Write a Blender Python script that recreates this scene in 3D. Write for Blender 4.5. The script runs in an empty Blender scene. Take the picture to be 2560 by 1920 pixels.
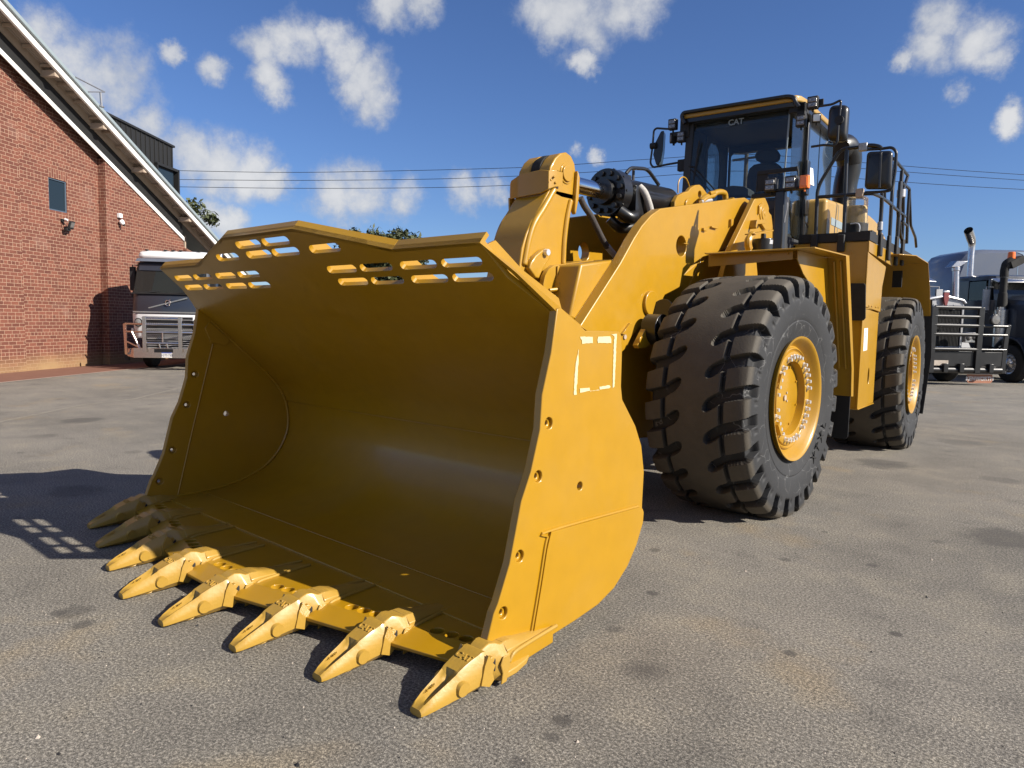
import bpy, bmesh, math, random
import numpy as np
from mathutils import Vector, Matrix, Euler
from mathutils.geometry import delaunay_2d_cdt
random.seed(7); rng = np.random.RandomState(5)
SC = bpy.context.scene; COL = SC.collection
PI = math.pi
# ------------------------------------------------------------------ camera model
FP, PITCH, ROLL, YAW = 1812.446, 0.0852392, 0.0203259, -0.7298525
CAM = np.array([3.94045, -1.47859, 1.57543])
_cy, _sy = math.cos(YAW), math.sin(YAW)
FW = np.array([_sy*math.cos(PITCH), _cy*math.cos(PITCH), -math.sin(PITCH)])
_r = np.array([_cy, -_sy, 0.0]); _u = np.cross(_r, FW)
RT = math.cos(ROLL)*_r + math.sin(ROLL)*_u; UPV = -math.sin(ROLL)*_r + math.cos(ROLL)*_u
AR, YP = -0.09210, 6.87712
def ray(px, py): return FW + RT*(px-1280)/FP - UPV*(py-960)/FP
def Up(p, P0, N):
    d = ray(*p); N = np.array(N, float)
    return CAM + d*(((np.array(P0)-CAM)@N)/(d@N))
def U(p, ax, v):
    d = ray(*p); i = 'xyz'.index(ax); return CAM + d*((v-CAM[i])/d[i])
def toR(P):
    P = np.array(P, float); c, s = math.cos(AR), math.sin(AR); dx, dy = P[0], P[1]-YP
    return np.array([c*dx-s*dy, YP+s*dx+c*dy, P[2]])
def fromR(P):
    x, dy = P[0], P[1]-YP; c, s = math.cos(AR), math.sin(AR)
    return np.array([c*x+s*dy, YP-s*x+c*dy, P[2]])
def UR(p, ax, v):            # point of the rear frame (its own axes)
    C2 = toR(CAM); d = toR(CAM+ray(*p))-C2; i = 'xyz'.index(ax); return C2 + d*((v-C2[i])/d[i])
def atdepth(p, D): return CAM + ray(*p)*D
def cr(o, s, pts): return [(o[0]+x/s, o[1]+y/s) for x, y in pts]
MR = Matrix.Translation((0, YP, 0)) @ Matrix.Rotation(-AR, 4, 'Z') @ Matrix.Translation((0, -YP, 0))
_t = MR @ Vector((1.0, 9.0, 0)); _q = fromR((1.0, 9.0, 0))
if abs(_t.x-_q[0]) > 1e-4:
    MR = Matrix.Translation((0, YP, 0)) @ Matrix.Rotation(AR, 4, 'Z') @ Matrix.Translation((0, -YP, 0))
_t = MR @ Vector((1.0, 9.0, 0)); assert abs(_t.x-_q[0]) < 1e-4 and abs(_t.y-_q[1]) < 1e-4
I4 = Matrix.Identity(4)
# ------------------------------------------------------------------ materials
def new_mat(name):
    m = bpy.data.materials.new(name); m.use_nodes = True
    nt = m.node_tree; return m, nt, nt.nodes['Principled BSDF']
def N(nt, t, **kw):
    n = nt.nodes.new(t)
    for k, v in kw.items():
        if k.startswith('i_'):
            key = k[2:]; key = int(key) if key.isdigit() else key.replace('_', ' ')
            n.inputs[key].default_value = v
        else: setattr(n, k, v)
    return n
def L(nt, a, b): nt.links.new(a, b)
def ramp(nt, src, stops):
    r = N(nt, 'ShaderNodeValToRGB'); e = r.color_ramp.elements
    while len(e) < len(stops): e.new(0.5)
    for el, (p, c) in zip(e, stops):
        el.position = p; el.color = (c, c, c, 1) if isinstance(c, (int, float)) else (*c, 1)
    L(nt, src, r.inputs[0]); return r
def mixc(nt, fac, a, b, blend='MIX'):
    m = N(nt, 'ShaderNodeMix', data_type='RGBA', blend_type=blend)
    for s, i in ((fac, 0), (a, 6), (b, 7)):
        if isinstance(s, bpy.types.NodeSocket): L(nt, s, m.inputs[i])
        elif isinstance(s, (int, float)): m.inputs[i].default_value = s if i == 0 else (s, s, s, 1)
        else: m.inputs[i].default_value = (*s, 1)
    return m.outputs[2]
def simple(name, col, rough=.5, metal=0, coat=0, var=.0, vscale=4, bump=0, bscale=80, spec=.5):
    m, nt, b = new_mat(name)
    b.inputs['Base Color'].default_value = (*col, 1); b.inputs['Roughness'].default_value = rough
    b.inputs['Metallic'].default_value = metal; b.inputs['Coat Weight'].default_value = coat
    b.inputs['Specular IOR Level'].default_value = spec
    b.inputs['Coat Roughness'].default_value = .12
    tc = N(nt, 'ShaderNodeTexCoord')
    if var:
        n = N(nt, 'ShaderNodeTexNoise', i_Scale=vscale, i_Detail=6, i_Roughness=.65); L(nt, tc.outputs['Object'], n.inputs[0])
        r = ramp(nt, n.outputs[0], [(.3, 1-var), (.7, 1.0)])
        L(nt, mixc(nt, 1, col, r.outputs[0], 'MULTIPLY'), b.inputs['Base Color'])
        r2 = ramp(nt, n.outputs[0], [(.3, min(1, rough+.12)), (.7, rough)]); L(nt, r2.outputs[0], b.inputs['Roughness'])
    if bump:
        n2 = N(nt, 'ShaderNodeTexNoise', i_Scale=bscale, i_Detail=4); L(nt, tc.outputs['Object'], n2.inputs[0])
        bp = N(nt, 'ShaderNodeBump', i_Strength=bump, i_Distance=.004); L(nt, n2.outputs[0], bp.inputs['Height']); L(nt, bp.outputs[0], b.inputs['Normal'])
    return m
M = {}
# yellow machine paint: orange-peel bump, dust film
def yellow(name, base=(.388, .204, .0035), rough=.36, dust=.10, wear=False, coat=.35):
    m, nt, b = new_mat(name); tc = N(nt, 'ShaderNodeTexCoord')
    n = N(nt, 'ShaderNodeTexNoise', i_Scale=1.6, i_Detail=8, i_Roughness=.7); L(nt, tc.outputs['Object'], n.inputs[0])
    f = ramp(nt, n.outputs[0], [(.42, 0.0), (.75, dust*2)])
    c = mixc(nt, f.outputs[0], base, (.33, .21, .06))
    n3 = N(nt, 'ShaderNodeTexNoise', i_Scale=9, i_Detail=5); L(nt, tc.outputs['Object'], n3.inputs[0])
    r3 = ramp(nt, n3.outputs[0], [(.3, .93), (.7, 1.0)]); c = mixc(nt, 1, c, r3.outputs[0], 'MULTIPLY')
    if wear:
        n4 = N(nt, 'ShaderNodeTexNoise', i_Scale=26, i_Detail=6, i_Roughness=.7); L(nt, tc.outputs['Object'], n4.inputs[0])
        r4 = ramp(nt, n4.outputs[0], [(.66, 0), (.70, 1)])
        sx = N(nt, 'ShaderNodeSeparateXYZ'); L(nt, tc.outputs['Object'], sx.inputs[0])
        mr = N(nt, 'ShaderNodeMapRange'); mr.inputs[1].default_value = .20; mr.inputs[2].default_value = .02
        L(nt, sx.outputs[1], mr.inputs[0])
        mm = N(nt, 'ShaderNodeMath', operation='MULTIPLY'); L(nt, r4.outputs[0], mm.inputs[0]); L(nt, mr.outputs[0], mm.inputs[1])
        c = mixc(nt, mm.outputs[0], c, (.05, .042, .035))
    L(nt, c, b.inputs['Base Color'])
    rr = ramp(nt, n.outputs[0], [(.35, rough), (.75, rough+.16)]); L(nt, rr.outputs[0], b.inputs['Roughness'])
    b.inputs['Coat Weight'].default_value = coat; b.inputs['Coat Roughness'].default_value = .14
    n2 = N(nt, 'ShaderNodeTexNoise', i_Scale=55 if wear else 22, i_Detail=3); L(nt, tc.outputs['Object'], n2.inputs[0])
    bp = N(nt, 'ShaderNodeBump', i_Strength=.22 if wear else .07, i_Distance=.006); L(nt, n2.outputs[0], bp.inputs['Height']); L(nt, bp.outputs[0], b.inputs['Normal'])
    return m
M['yel'] = yellow('machine_yellow_paint')
M['yelcast'] = yellow('cast_yellow_paint', (.40, .235, .030), .42, .2, wear=True, coat=.3)
M['yelpale'] = yellow('hood_yellow_paint', (.44, .26, .045), .45, .15)
M['blk'] = simple('black_paint', (.008, .008, .009), .32, coat=.3, var=.3)
M['blkmatt'] = simple('black_plastic', (.012, .012, .013), .6, var=.3)
M['rub'] = simple('black_rubber', (.016, .015, .014), .75, var=.4, bump=.3)
M['chrome'] = simple('polished_chrome', (.75, .75, .76), .12, 1.0)
M['alloy'] = simple('polished_alloy', (.62, .60, .58), .24, 1.0, var=.15, vscale=12)
M['steel'] = simple('bright_bolt_steel', (.72, .72, .72), .3, .6)
M['galv'] = simple('galvanised_clamp', (.45, .45, .46), .4, .8, var=.3, vscale=30)
M['white'] = simple('white_vehicle_paint', (.72, .73, .74), .3, coat=.4, var=.06)
M['navy'] = simple('dark_navy_vehicle_paint', (.02, .026, .04), .28, coat=.5, var=.1)
M['silver'] = simple('silver_vehicle_paint', (.06, .063, .07), .35, .4, coat=.4, var=.15, vscale=3)
M['grey'] = simple('silver_grey_vehicle_paint', (.15, .17, .22), .32, .3, coat=.4, var=.12, vscale=2)
M['dkgrey'] = simple('dark_interior_plastic', (.03, .032, .036), .7)
M['cream'] = simple('cream_adhesive_residue', (.66, .54, .31), .8, var=.12, vscale=60)
M['paper'] = simple('white_sticker', (.75, .75, .73), .6, var=.15, vscale=80)
M['blue'] = simple('plate_blue_band', (.05, .08, .3), .5)
M['ink'] = simple('plate_ink', (.02, .03, .08), .5)
M['amber'] = simple('amber_lens', (.85, .20, .015), .2, coat=.6)
M['lens'] = simple('lamp_lens', (.26, .25, .24), .15, .2, coat=.8, var=.45, vscale=70)
M['tag'] = simple('white_paper_tag', (.8, .8, .8), .6)
M['strap'] = simple('fabric_hose_sleeve', (.06, .05, .045), .8, var=.5, vscale=60, bump=.5)
M['strapl'] = simple('pale_hose_end', (.45, .43, .40), .7, var=.3, vscale=60)
M['dust'] = simple('settled_dust', (.62, .47, .24), .8, var=.3, vscale=25)
M['red'] = simple('dull_red_enamel', (.20, .04, .04), .4)
M['winblue'] = simple('dark_blue_window_glass', (.016, .026, .036), .25, spec=.25)
M['frameb'] = simple('slate_blue_window_frame', (.07, .10, .135), .45)
M['fascia'] = simple('white_fascia_paint', (.80, .79, .75), .45, var=.05)
M['gutter'] = simple('pale_grey_roof_steel', (.26, .31, .33), .45, var=.1)
M['soffblk'] = simple('black_cladding', (.012, .012, .012), .6, var=.3)
M['tan'] = simple('tan_painted_steel', (.42, .33, .25), .6, var=.15)
M['barkm'] = simple('bark', (.10, .075, .05), .9, var=.4, bump=.6, bscale=30)
M['orange'] = simple('orange_vinyl', (.85, .17, .02), .4)
M['rubflap'] = simple('mudflap_rubber', (.010, .010, .011), .55)
M['pinkflap'] = simple('red_brown_mudflap', (.40, .17, .10), .6, var=.3, vscale=20)
M['tanrefl'] = simple('warm_polished_alloy', (.70, .63, .58), .12, 1.0, var=.1, vscale=9)
def glass(name, tint=(.55, .62, .68), refl=1.0, amount=.25, rough=.02, dc=(.13, .15, .15), base=0.0):
    m = bpy.data.materials.new(name); m.use_nodes = True; nt = m.node_tree; nt.nodes.clear()
    o = N(nt, 'ShaderNodeOutputMaterial'); t = N(nt, 'ShaderNodeBsdfTransparent'); t.inputs[0].default_value = (*tint, 1)
    g = N(nt, 'ShaderNodeBsdfGlossy'); g.inputs['Roughness'].default_value = rough; g.inputs[0].default_value = (refl, refl, refl, 1)
    d = N(nt, 'ShaderNodeBsdfDiffuse'); d.inputs[0].default_value = (*dc, 1)
    fr = N(nt, 'ShaderNodeFresnel', i_IOR=1.55)
    ad = N(nt, 'ShaderNodeMath', operation='MULTIPLY_ADD'); ad.inputs[1].default_value = .8; ad.inputs[2].default_value = base; L(nt, fr.outputs[0], ad.inputs[0]); ad.use_clamp = True
    m0 = N(nt, 'ShaderNodeMixShader', i_0=amount); L(nt, t.outputs[0], m0.inputs[1]); L(nt, d.outputs[0], m0.inputs[2])
    mx = N(nt, 'ShaderNodeMixShader'); L(nt, ad.outputs[0], mx.inputs[0]); L(nt, m0.outputs[0], mx.inputs[1]); L(nt, g.outputs[0], mx.inputs[2])
    L(nt, mx.outputs[0], o.inputs[0]); return m
M['glass'] = glass('cab_glass', (.90, .94, .94), .7, .04, dc=(.16,.17,.16))
M['glassside'] = glass('sky_painted_side_glass', (.22, .28, .34), 1.0, .85, dc=(.045,.075,.125), base=.26)  # blue diffuse share painted in for the sky reflected in the door glass
M['bowl'] = glass('clear_bowl', (.96, .96, .95), 1.0, .0)
M['wsdark'] = glass('dark_truck_glass', (.10, .12, .13), .9, .10)
# tyre
def tyre_mat():
    m, nt, b = new_mat('tyre_rubber'); tc = N(nt, 'ShaderNodeTexCoord')
    at = N(nt, 'ShaderNodeAttribute', attribute_name='part')       # R: tread top 1, grooves/sides 0
    n = N(nt, 'ShaderNodeTexNoise', i_Scale=5, i_Detail=8, i_Roughness=.7); L(nt, tc.outputs['Object'], n.inputs[0])
    tread = mixc(nt, n.outputs[0], (.036, .030, .022), (.100, .084, .062))
    side = mixc(nt, n.outputs[0], (.009, .0095, .011), (.026, .026, .027))
    c = mixc(nt, at.outputs['Fac'], side, tread)
    v = N(nt, 'ShaderNodeTexVoronoi', feature='DISTANCE_TO_EDGE', i_Scale=8.0)
    nd = N(nt, 'ShaderNodeTexNoise', i_Scale=7, i_Detail=3); L(nt, tc.outputs['Object'], nd.inputs[0])
    vm = N(nt, 'ShaderNodeMix', data_type='VECTOR', i_0=.13); L(nt, tc.outputs['Object'], vm.inputs[4]); L(nt, nd.outputs[1], vm.inputs[5]); L(nt, vm.outputs[1], v.inputs['Vector'])
    cr_ = ramp(nt, v.outputs[0], [(.0, .95), (.025, 0)])
    n5 = N(nt, 'ShaderNodeTexNoise', i_Scale=6, i_Detail=2); L(nt, tc.outputs['Object'], n5.inputs[0]); gate = ramp(nt, n5.outputs[0], [(.48, 0), (.6, .8)])
    inv = N(nt, 'ShaderNodeMath', operation='SUBTRACT', i_0=1.0); L(nt, at.outputs['Fac'], inv.inputs[1])
    mm = N(nt, 'ShaderNodeMath', operation='MULTIPLY'); L(nt, cr_.outputs[0], mm.inputs[0]); L(nt, gate.outputs[0], mm.inputs[1])
    mm2 = N(nt, 'ShaderNodeMath', operation='MULTIPLY'); L(nt, mm.outputs[0], mm2.inputs[0]); L(nt, inv.outputs[0], mm2.inputs[1])
    c = mixc(nt, mm2.outputs[0], c, (.16, .158, .155))
    L(nt, c, b.inputs['Base Color']); b.inputs['Roughness'].default_value = .72
    n2 = N(nt, 'ShaderNodeTexNoise', i_Scale=90, i_Detail=5); L(nt, tc.outputs['Object'], n2.inputs[0])
    bp = N(nt, 'ShaderNodeBump', i_Strength=.35, i_Distance=.004); L(nt, n2.outputs[0], bp.inputs['Height']); L(nt, bp.outputs[0], b.inputs['Normal'])
    return m
M['tyre'] = tyre_mat()
# brick: uv in metres
def brick_mat():
    m, nt, b = new_mat('red_brick_wall'); uv = N(nt, 'ShaderNodeUVMap')
    br = N(nt, 'ShaderNodeTexBrick', offset=.5, squash=.5, squash_frequency=5)
    for k, v in (('Scale', 1.0), ('Mortar Size', .0052), ('Mortar Smooth', .15), ('Bias', 0), ('Brick Width', .26), ('Row Height', .0945)): br.inputs[k].default_value = v
    br.inputs['Color1'].default_value = (.120, .038, .024, 1); br.inputs['Color2'].default_value = (.195, .066, .040, 1); br.inputs['Mortar'].default_value = (.47, .32, .22, 1)
    L(nt, uv.outputs[0], br.inputs['Vector'])
    n = N(nt, 'ShaderNodeTexNoise', i_Scale=14, i_Detail=6, i_Roughness=.7); L(nt, uv.outputs[0], n.inputs[0])
    r = ramp(nt, n.outputs[0], [(.25, .72), (.75, 1.12)]); c = mixc(nt, 1, br.outputs[0], r.outputs[0], 'MULTIPLY')
    n2 = N(nt, 'ShaderNodeTexNoise', i_Scale=.9, i_Detail=5); L(nt, uv.outputs[0], n2.inputs[0])
    sx = N(nt, 'ShaderNodeSeparateXYZ'); L(nt, uv.outputs[0], sx.inputs[0])
    mr = N(nt, 'ShaderNodeMapRange'); mr.inputs[1].default_value = .50; mr.inputs[2].default_value = .12; L(nt, sx.outputs[1], mr.inputs[0])
    ad = N(nt, 'ShaderNodeMath', operation='MULTIPLY'); L(nt, mr.outputs[0], ad.inputs[0]); r5 = ramp(nt, n2.outputs[0], [(.3, .4), (.6, 1)]); L(nt, r5.outputs[0], ad.inputs[1])
    c = mixc(nt, ad.outputs[0], c, (.30, .19, .09))                 # salty, sandy stain along the foot of the wall
    r6 = ramp(nt, n2.outputs[0], [(.60, 0), (.72, .25)]); c = mixc(nt, r6.outputs[0], c, (.36, .24, .19))
    L(nt, c, b.inputs['Base Color']); b.inputs['Roughness'].default_value = .85
    bp = N(nt, 'ShaderNodeBump', i_Strength=.6, i_Distance=.008, invert=True); L(nt, br.outputs['Fac'], bp.inputs['Height']); L(nt, bp.outputs[0], b.inputs['Normal'])
    return m
M['brick'] = brick_mat()
def corr_mat(name, col, scale, axis='X'):
    m, nt, b = new_mat(name); uv = N(nt, 'ShaderNodeUVMap')
    w = N(nt, 'ShaderNodeTexWave', bands_direction=axis, i_Scale=scale); L(nt, uv.outputs[0], w.inputs[0])
    b.inputs['Base Color'].default_value = (*col, 1); b.inputs['Roughness'].default_value = .5
    bp = N(nt, 'ShaderNodeBump', i_Strength=.8, i_Distance=.03); L(nt, w.outputs[1], bp.inputs['Height']); L(nt, bp.outputs[0], b.inputs['Normal'])
    return m
M['soffit'] = corr_mat('corrugated_soffit', (.40, .34, .28), 4.0, 'Y')
def leaf_mat():
    m, nt, b = new_mat('gum_leaves'); oi = N(nt, 'ShaderNodeTexCoord')
    n = N(nt, 'ShaderNodeTexNoise', i_Scale=1.3, i_Detail=3); L(nt, oi.outputs['Object'], n.inputs[0])
    c = mixc(nt, n.outputs[0], (.035, .05, .018), (.10, .11, .05)); L(nt, c, b.inputs['Base Color']); b.inputs['Roughness'].default_value = .6
    return m
M['leaf'] = leaf_mat()
def asphalt():
    m, nt, b = new_mat('worn_asphalt'); tc = N(nt, 'ShaderNodeTexCoord'); V = tc.outputs['Object']
    def noise(s, d=5, r=.6, vec=V):
        n = N(nt, 'ShaderNodeTexNoise', i_Scale=s, i_Detail=d, i_Roughness=r); L(nt, vec, n.inputs[0]); return n.outputs[0]
    big = noise(.35, 6); mid = noise(1.7, 7, .7); fine = noise(75, 4, .8); grit = noise(190, 2, .7)
    c = mixc(nt, ramp(nt, big, [(.3, 0), (.7, 1)]).outputs[0], (.120, .110, .093), (.196, .178, .150))
    c = mixc(nt, ramp(nt, mid, [(.50, 0), (.68, .6)]).outputs[0], c, (.225, .20, .155))       # dusty drift
    c = mixc(nt, ramp(nt, mid, [(.28, .75), (.46, 0)]).outputs[0], c, (.085, .078, .068))
    o = noise(.8, 4, .6); c = mixc(nt, ramp(nt, o, [(.58, 0), (.72, .5)]).outputs[0], c, (.25, .185, .10))  # ochre soil
    g = ramp(nt, fine, [(.34, .22), (.5, .92), (.64, 2.3)]); c = mixc(nt, .95, c, g.outputs[0], 'MULTIPLY')
    g2 = ramp(nt, grit, [(.32, .50), (.68, 1.55)]); c = mixc(nt, .8, c, g2.outputs[0], 'MULTIPLY')
    # scattered drips and spots
    for sc, th, dk in ((.9, .10, .55), (2.6, .11, .5), (7, .10, .35)):
        v = N(nt, 'ShaderNodeTexVoronoi', i_Scale=sc); nd = N(nt, 'ShaderNodeTexNoise', i_Scale=sc*3, i_Detail=3); L(nt, V, nd.inputs[0])
        vm = N(nt, 'ShaderNodeMix', data_type='VECTOR', i_0=.08/sc**.2); L(nt, V, vm.inputs[4]); L(nt, nd.outputs[1], vm.inputs[5]); L(nt, vm.outputs[1], v.inputs['Vector'])
        sp = ramp(nt, v.outputs['Distance'], [(th*.6, 1), (th*1.2, 0)])
        cs = N(nt, 'ShaderNodeSeparateColor'); L(nt, v.outputs['Color'], cs.inputs[0])
        gt = ramp(nt, cs.outputs[0], [(.60, 0), (.62, dk)])
        mm = N(nt, 'ShaderNodeMath', operation='MULTIPLY'); L(nt, sp.outputs[0], mm.inputs[0]); L(nt, gt.outputs[0], mm.inputs[1])
        c = mixc(nt, mm.outputs[0], c, (.045, .042, .040))
    # pale scuffs dragged along two directions
    for ang, sc in ((.5, 1.0), (-.35, 1.4)):
        mp = N(nt, 'ShaderNodeMapping'); mp.inputs['Rotation'].default_value = (0, 0, ang); mp.inputs['Scale'].default_value = (.22*sc, 4.5*sc, 1); L(nt, V, mp.inputs[0])
        s = noise(1.6, 5, .7, mp.outputs[0]); c = mixc(nt, ramp(nt, s, [(.60, 0), (.74, .4)]).outputs[0], c, (.25, .23, .19))
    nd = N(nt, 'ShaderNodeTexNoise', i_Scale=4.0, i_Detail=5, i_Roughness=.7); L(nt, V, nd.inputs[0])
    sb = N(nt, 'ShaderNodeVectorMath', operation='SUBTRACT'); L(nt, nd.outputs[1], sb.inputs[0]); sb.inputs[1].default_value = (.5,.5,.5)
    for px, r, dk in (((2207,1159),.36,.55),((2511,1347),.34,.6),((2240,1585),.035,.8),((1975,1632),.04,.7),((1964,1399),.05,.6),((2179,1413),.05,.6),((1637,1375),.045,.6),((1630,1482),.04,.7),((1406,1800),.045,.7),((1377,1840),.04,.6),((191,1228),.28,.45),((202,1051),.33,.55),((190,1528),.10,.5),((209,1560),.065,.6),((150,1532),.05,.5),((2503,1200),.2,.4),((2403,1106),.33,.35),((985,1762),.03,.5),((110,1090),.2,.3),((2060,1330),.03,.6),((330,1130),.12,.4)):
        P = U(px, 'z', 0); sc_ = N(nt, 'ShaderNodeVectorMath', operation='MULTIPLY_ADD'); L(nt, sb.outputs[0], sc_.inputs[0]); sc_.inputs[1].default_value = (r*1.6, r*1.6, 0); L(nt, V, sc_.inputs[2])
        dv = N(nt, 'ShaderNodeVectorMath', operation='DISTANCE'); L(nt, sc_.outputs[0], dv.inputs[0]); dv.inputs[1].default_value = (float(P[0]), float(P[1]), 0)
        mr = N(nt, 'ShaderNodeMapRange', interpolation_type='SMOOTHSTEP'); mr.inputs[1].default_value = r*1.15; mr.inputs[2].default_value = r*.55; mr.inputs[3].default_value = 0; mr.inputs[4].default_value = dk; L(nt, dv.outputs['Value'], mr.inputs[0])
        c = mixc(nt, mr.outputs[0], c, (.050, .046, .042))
    L(nt, c, b.inputs['Base Color']); b.inputs['Roughness'].default_value = .9
    ad = N(nt, 'ShaderNodeMath', operation='ADD'); L(nt, fine, ad.inputs[0]); L(nt, grit, ad.inputs[1])
    bp = N(nt, 'ShaderNodeBump', i_Strength=.7, i_Distance=.006); L(nt, ad.outputs[0], bp.inputs['Height']); L(nt, bp.outputs[0], b.inputs['Normal'])
    return m
M['asphalt'] = asphalt()
def apron():
    m, nt, b = new_mat('red_paving'); tc = N(nt, 'ShaderNodeTexCoord')
    n = N(nt, 'ShaderNodeTexNoise', i_Scale=3, i_Detail=7, i_Roughness=.7); L(nt, tc.outputs['Object'], n.inputs[0])
    c = mixc(nt, n.outputs[0], (.13, .050, .032), (.22, .11, .07)); L(nt, c, b.inputs['Base Color']); b.inputs['Roughness'].default_value = .85
    return m
M['apron'] = apron()
M['line'] = simple('worn_line_paint', (.30, .27, .22), .9, var=.5, vscale=8)
M['kerbp'] = simple('pale_concrete_edge', (.50, .43, .36), .9, var=.3, vscale=6)

# ------------------------------------------------------------------ mesh builder
def inpoly(p, poly):
    c = False; n = len(poly)
    for i in range(n):
        (x1, y1), (x2, y2) = poly[i], poly[i-1]
        if (y1 > p[1]) != (y2 > p[1]) and p[0] < (x2-x1)*(p[1]-y1)/(y2-y1)+x1: c = not c
    return c
def tess(loops):
    nrm = Vector((0,0,0)); o = loops[0]
    for i in range(len(o)): nrm += o[i-1].cross(o[i])
    ax = max(range(3), key=lambda k: abs(nrm[k])); i0, i1 = [k for k in range(3) if k != ax]
    L2 = [[(p[i0], p[i1]) for p in lp] for lp in loops]; flat = [Vector(p) for lp in L2 for p in lp]; edges = []; k = 0
    for lp in L2: edges += [(k+i, k+(i+1) % len(lp)) for i in range(len(lp))]; k += len(lp)
    vo, eo, fo, ov, oe, of = delaunay_2d_cdt(flat, edges, [], 0, 1e-7)
    out = []
    for f in fo:
        c = (sum(vo[i].x for i in f)/3, sum(vo[i].y for i in f)/3)
        if not inpoly(c, L2[0]) or any(inpoly(c, h) for h in L2[1:]): continue
        t = [ov[i][0] if ov[i] else None for i in f]
        if None not in t: out.append(tuple(t))
    return out
class MB:
    def __init__(s): s.v = []; s.f = []; s.m = []; s.sm = []; s.uv = {}
    def add(s, vs, fs, mi=0, smooth=False, X=None):
        o = len(s.v)
        for p in vs:
            p = Vector([float(c) for c in p]); s.v.append(tuple((X @ p) if X else p))
        for f in fs: s.f.append(tuple(o+i for i in f)); s.m.append(mi); s.sm.append(smooth)
        return s
    def box(s, a, b, mi=0, X=None):
        x0, y0, z0 = [min(p, q) for p, q in zip(a, b)]; x1, y1, z1 = [max(p, q) for p, q in zip(a, b)]
        vs = [(x0,y0,z0),(x1,y0,z0),(x1,y1,z0),(x0,y1,z0),(x0,y0,z1),(x1,y0,z1),(x1,y1,z1),(x0,y1,z1)]
        return s.add(vs, [(3,2,1,0),(4,5,6,7),(0,1,5,4),(1,2,6,5),(2,3,7,6),(3,0,4,7)], mi, False, X)
    def obox(s, c, ax, ay, az, mi=0, X=None):            # oriented box: centre and three half vectors
        c, ax, ay, az = [Vector([float(q) for q in p]) for p in (c, ax, ay, az)]
        vs = [c+i*ax+j*ay+k*az for k in (-1,1) for i, j in ((-1,-1),(1,-1),(1,1),(-1,1))]
        return s.add(vs, [(3,2,1,0),(4,5,6,7),(0,1,5,4),(1,2,6,5),(2,3,7,6),(3,0,4,7)], mi, False, X)
    def prism(s, outer, th, holes=(), mi=0, X=None, msides=None):
        loops = [[Vector([float(c) for c in p]) for p in lp] for lp in [outer]+list(holes)]
        flat = [p for lp in loops for p in lp]; n = len(flat); th = Vector([float(c) for c in th])
        tr = tess(loops)
        fs = [tuple(t) for t in tr] + [tuple(n+i for i in reversed(t)) for t in tr]
        vs = flat + [p+th for p in flat]; s.add(vs, fs, mi, False, X)
        o = len(s.v)-2*n; k = 0
        for lp in loops:
            m_ = len(lp)
            for i in range(m_):
                a, b = o+k+i, o+k+(i+1) % m_
                s.f.append((a, b, b+n, a+n)); s.m.append(mi if msides is None else msides); s.sm.append(False)
            k += m_
        return s
    def cyl(s, p0, p1, r0, r1=None, n=20, mi=0, caps=True, X=None):
        r1 = r0 if r1 is None else r1
        return s.tube([p0, p1], [r0, r1], n, mi, caps, X)
    def tube(s, pts, r, n=10, mi=0, caps=True, X=None):
        P = [Vector([float(c) for c in p]) for p in pts]; R = r if isinstance(r, (list, tuple)) else [r]*len(P)
        T = []
        for i in range(len(P)):
            a = P[max(0, i-1)]; b = P[min(len(P)-1, i+1)]; t = (b-a)
            T.append(t.normalized() if t.length > 1e-9 else Vector((0, 0, 1)))
        u = T[0].orthogonal().normalized(); rings = []
        for i, (p, t) in enumerate(zip(P, T)):
            u = (u - t*u.dot(t)); u = u.normalized() if u.length > 1e-6 else t.orthogonal().normalized()
            w = t.cross(u); rings.append([p + R[i]*(math.cos(2*PI*k/n)*u + math.sin(2*PI*k/n)*w) for k in range(n)])
        vs = [q for rg in rings for q in rg]; fs = []
        for i in range(len(P)-1):
            for k in range(n): fs.append((i*n+k, i*n+(k+1) % n, (i+1)*n+(k+1) % n, (i+1)*n+k))
        s.add(vs, fs, mi, True, X)
        if caps:
            o = len(s.v)-len(vs)
            s.f.append(tuple(o+k for k in reversed(range(n)))); s.m.append(mi); s.sm.append(False)
            s.f.append(tuple(o+len(vs)-n+k for k in range(n))); s.m.append(mi); s.sm.append(False)
        return s
    def lathe(s, prof, c, axis, n=48, mi=0, X=None):     # prof: (along axis, radius)
        c = Vector(c); a = Vector(axis).normalized(); u = a.orthogonal().normalized(); w = a.cross(u); m = len(prof)
        vs = [c + a*h + r*(math.cos(2*PI*k/n)*u+math.sin(2*PI*k/n)*w) for k in range(n) for h, r in prof]
        fs = [(k*m+i, k*m+i+1, ((k+1) % n)*m+i+1, ((k+1) % n)*m+i) for k in range(n) for i in range(m-1)]
        return s.add(vs, fs, mi, True, X)
    def loft(s, rings, mi=0, caps=True, smooth=True, X=None):
        n = len(rings[0]); vs = [p for r in rings for p in r]
        fs = [(i*n+k, i*n+(k+1) % n, (i+1)*n+(k+1) % n, (i+1)*n+k) for i in range(len(rings)-1) for k in range(n)]
        if caps: fs += [tuple(reversed(range(n))), tuple((len(rings)-1)*n+k for k in range(n))]
        return s.add(vs, fs, mi, smooth, X)
    def text(s, body, size, X, ext=.003, mi=0, bold=0.0):
        vs, fs = text_geo(body, size, ext, bold); return s.add(vs, fs, mi, False, X)
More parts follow.
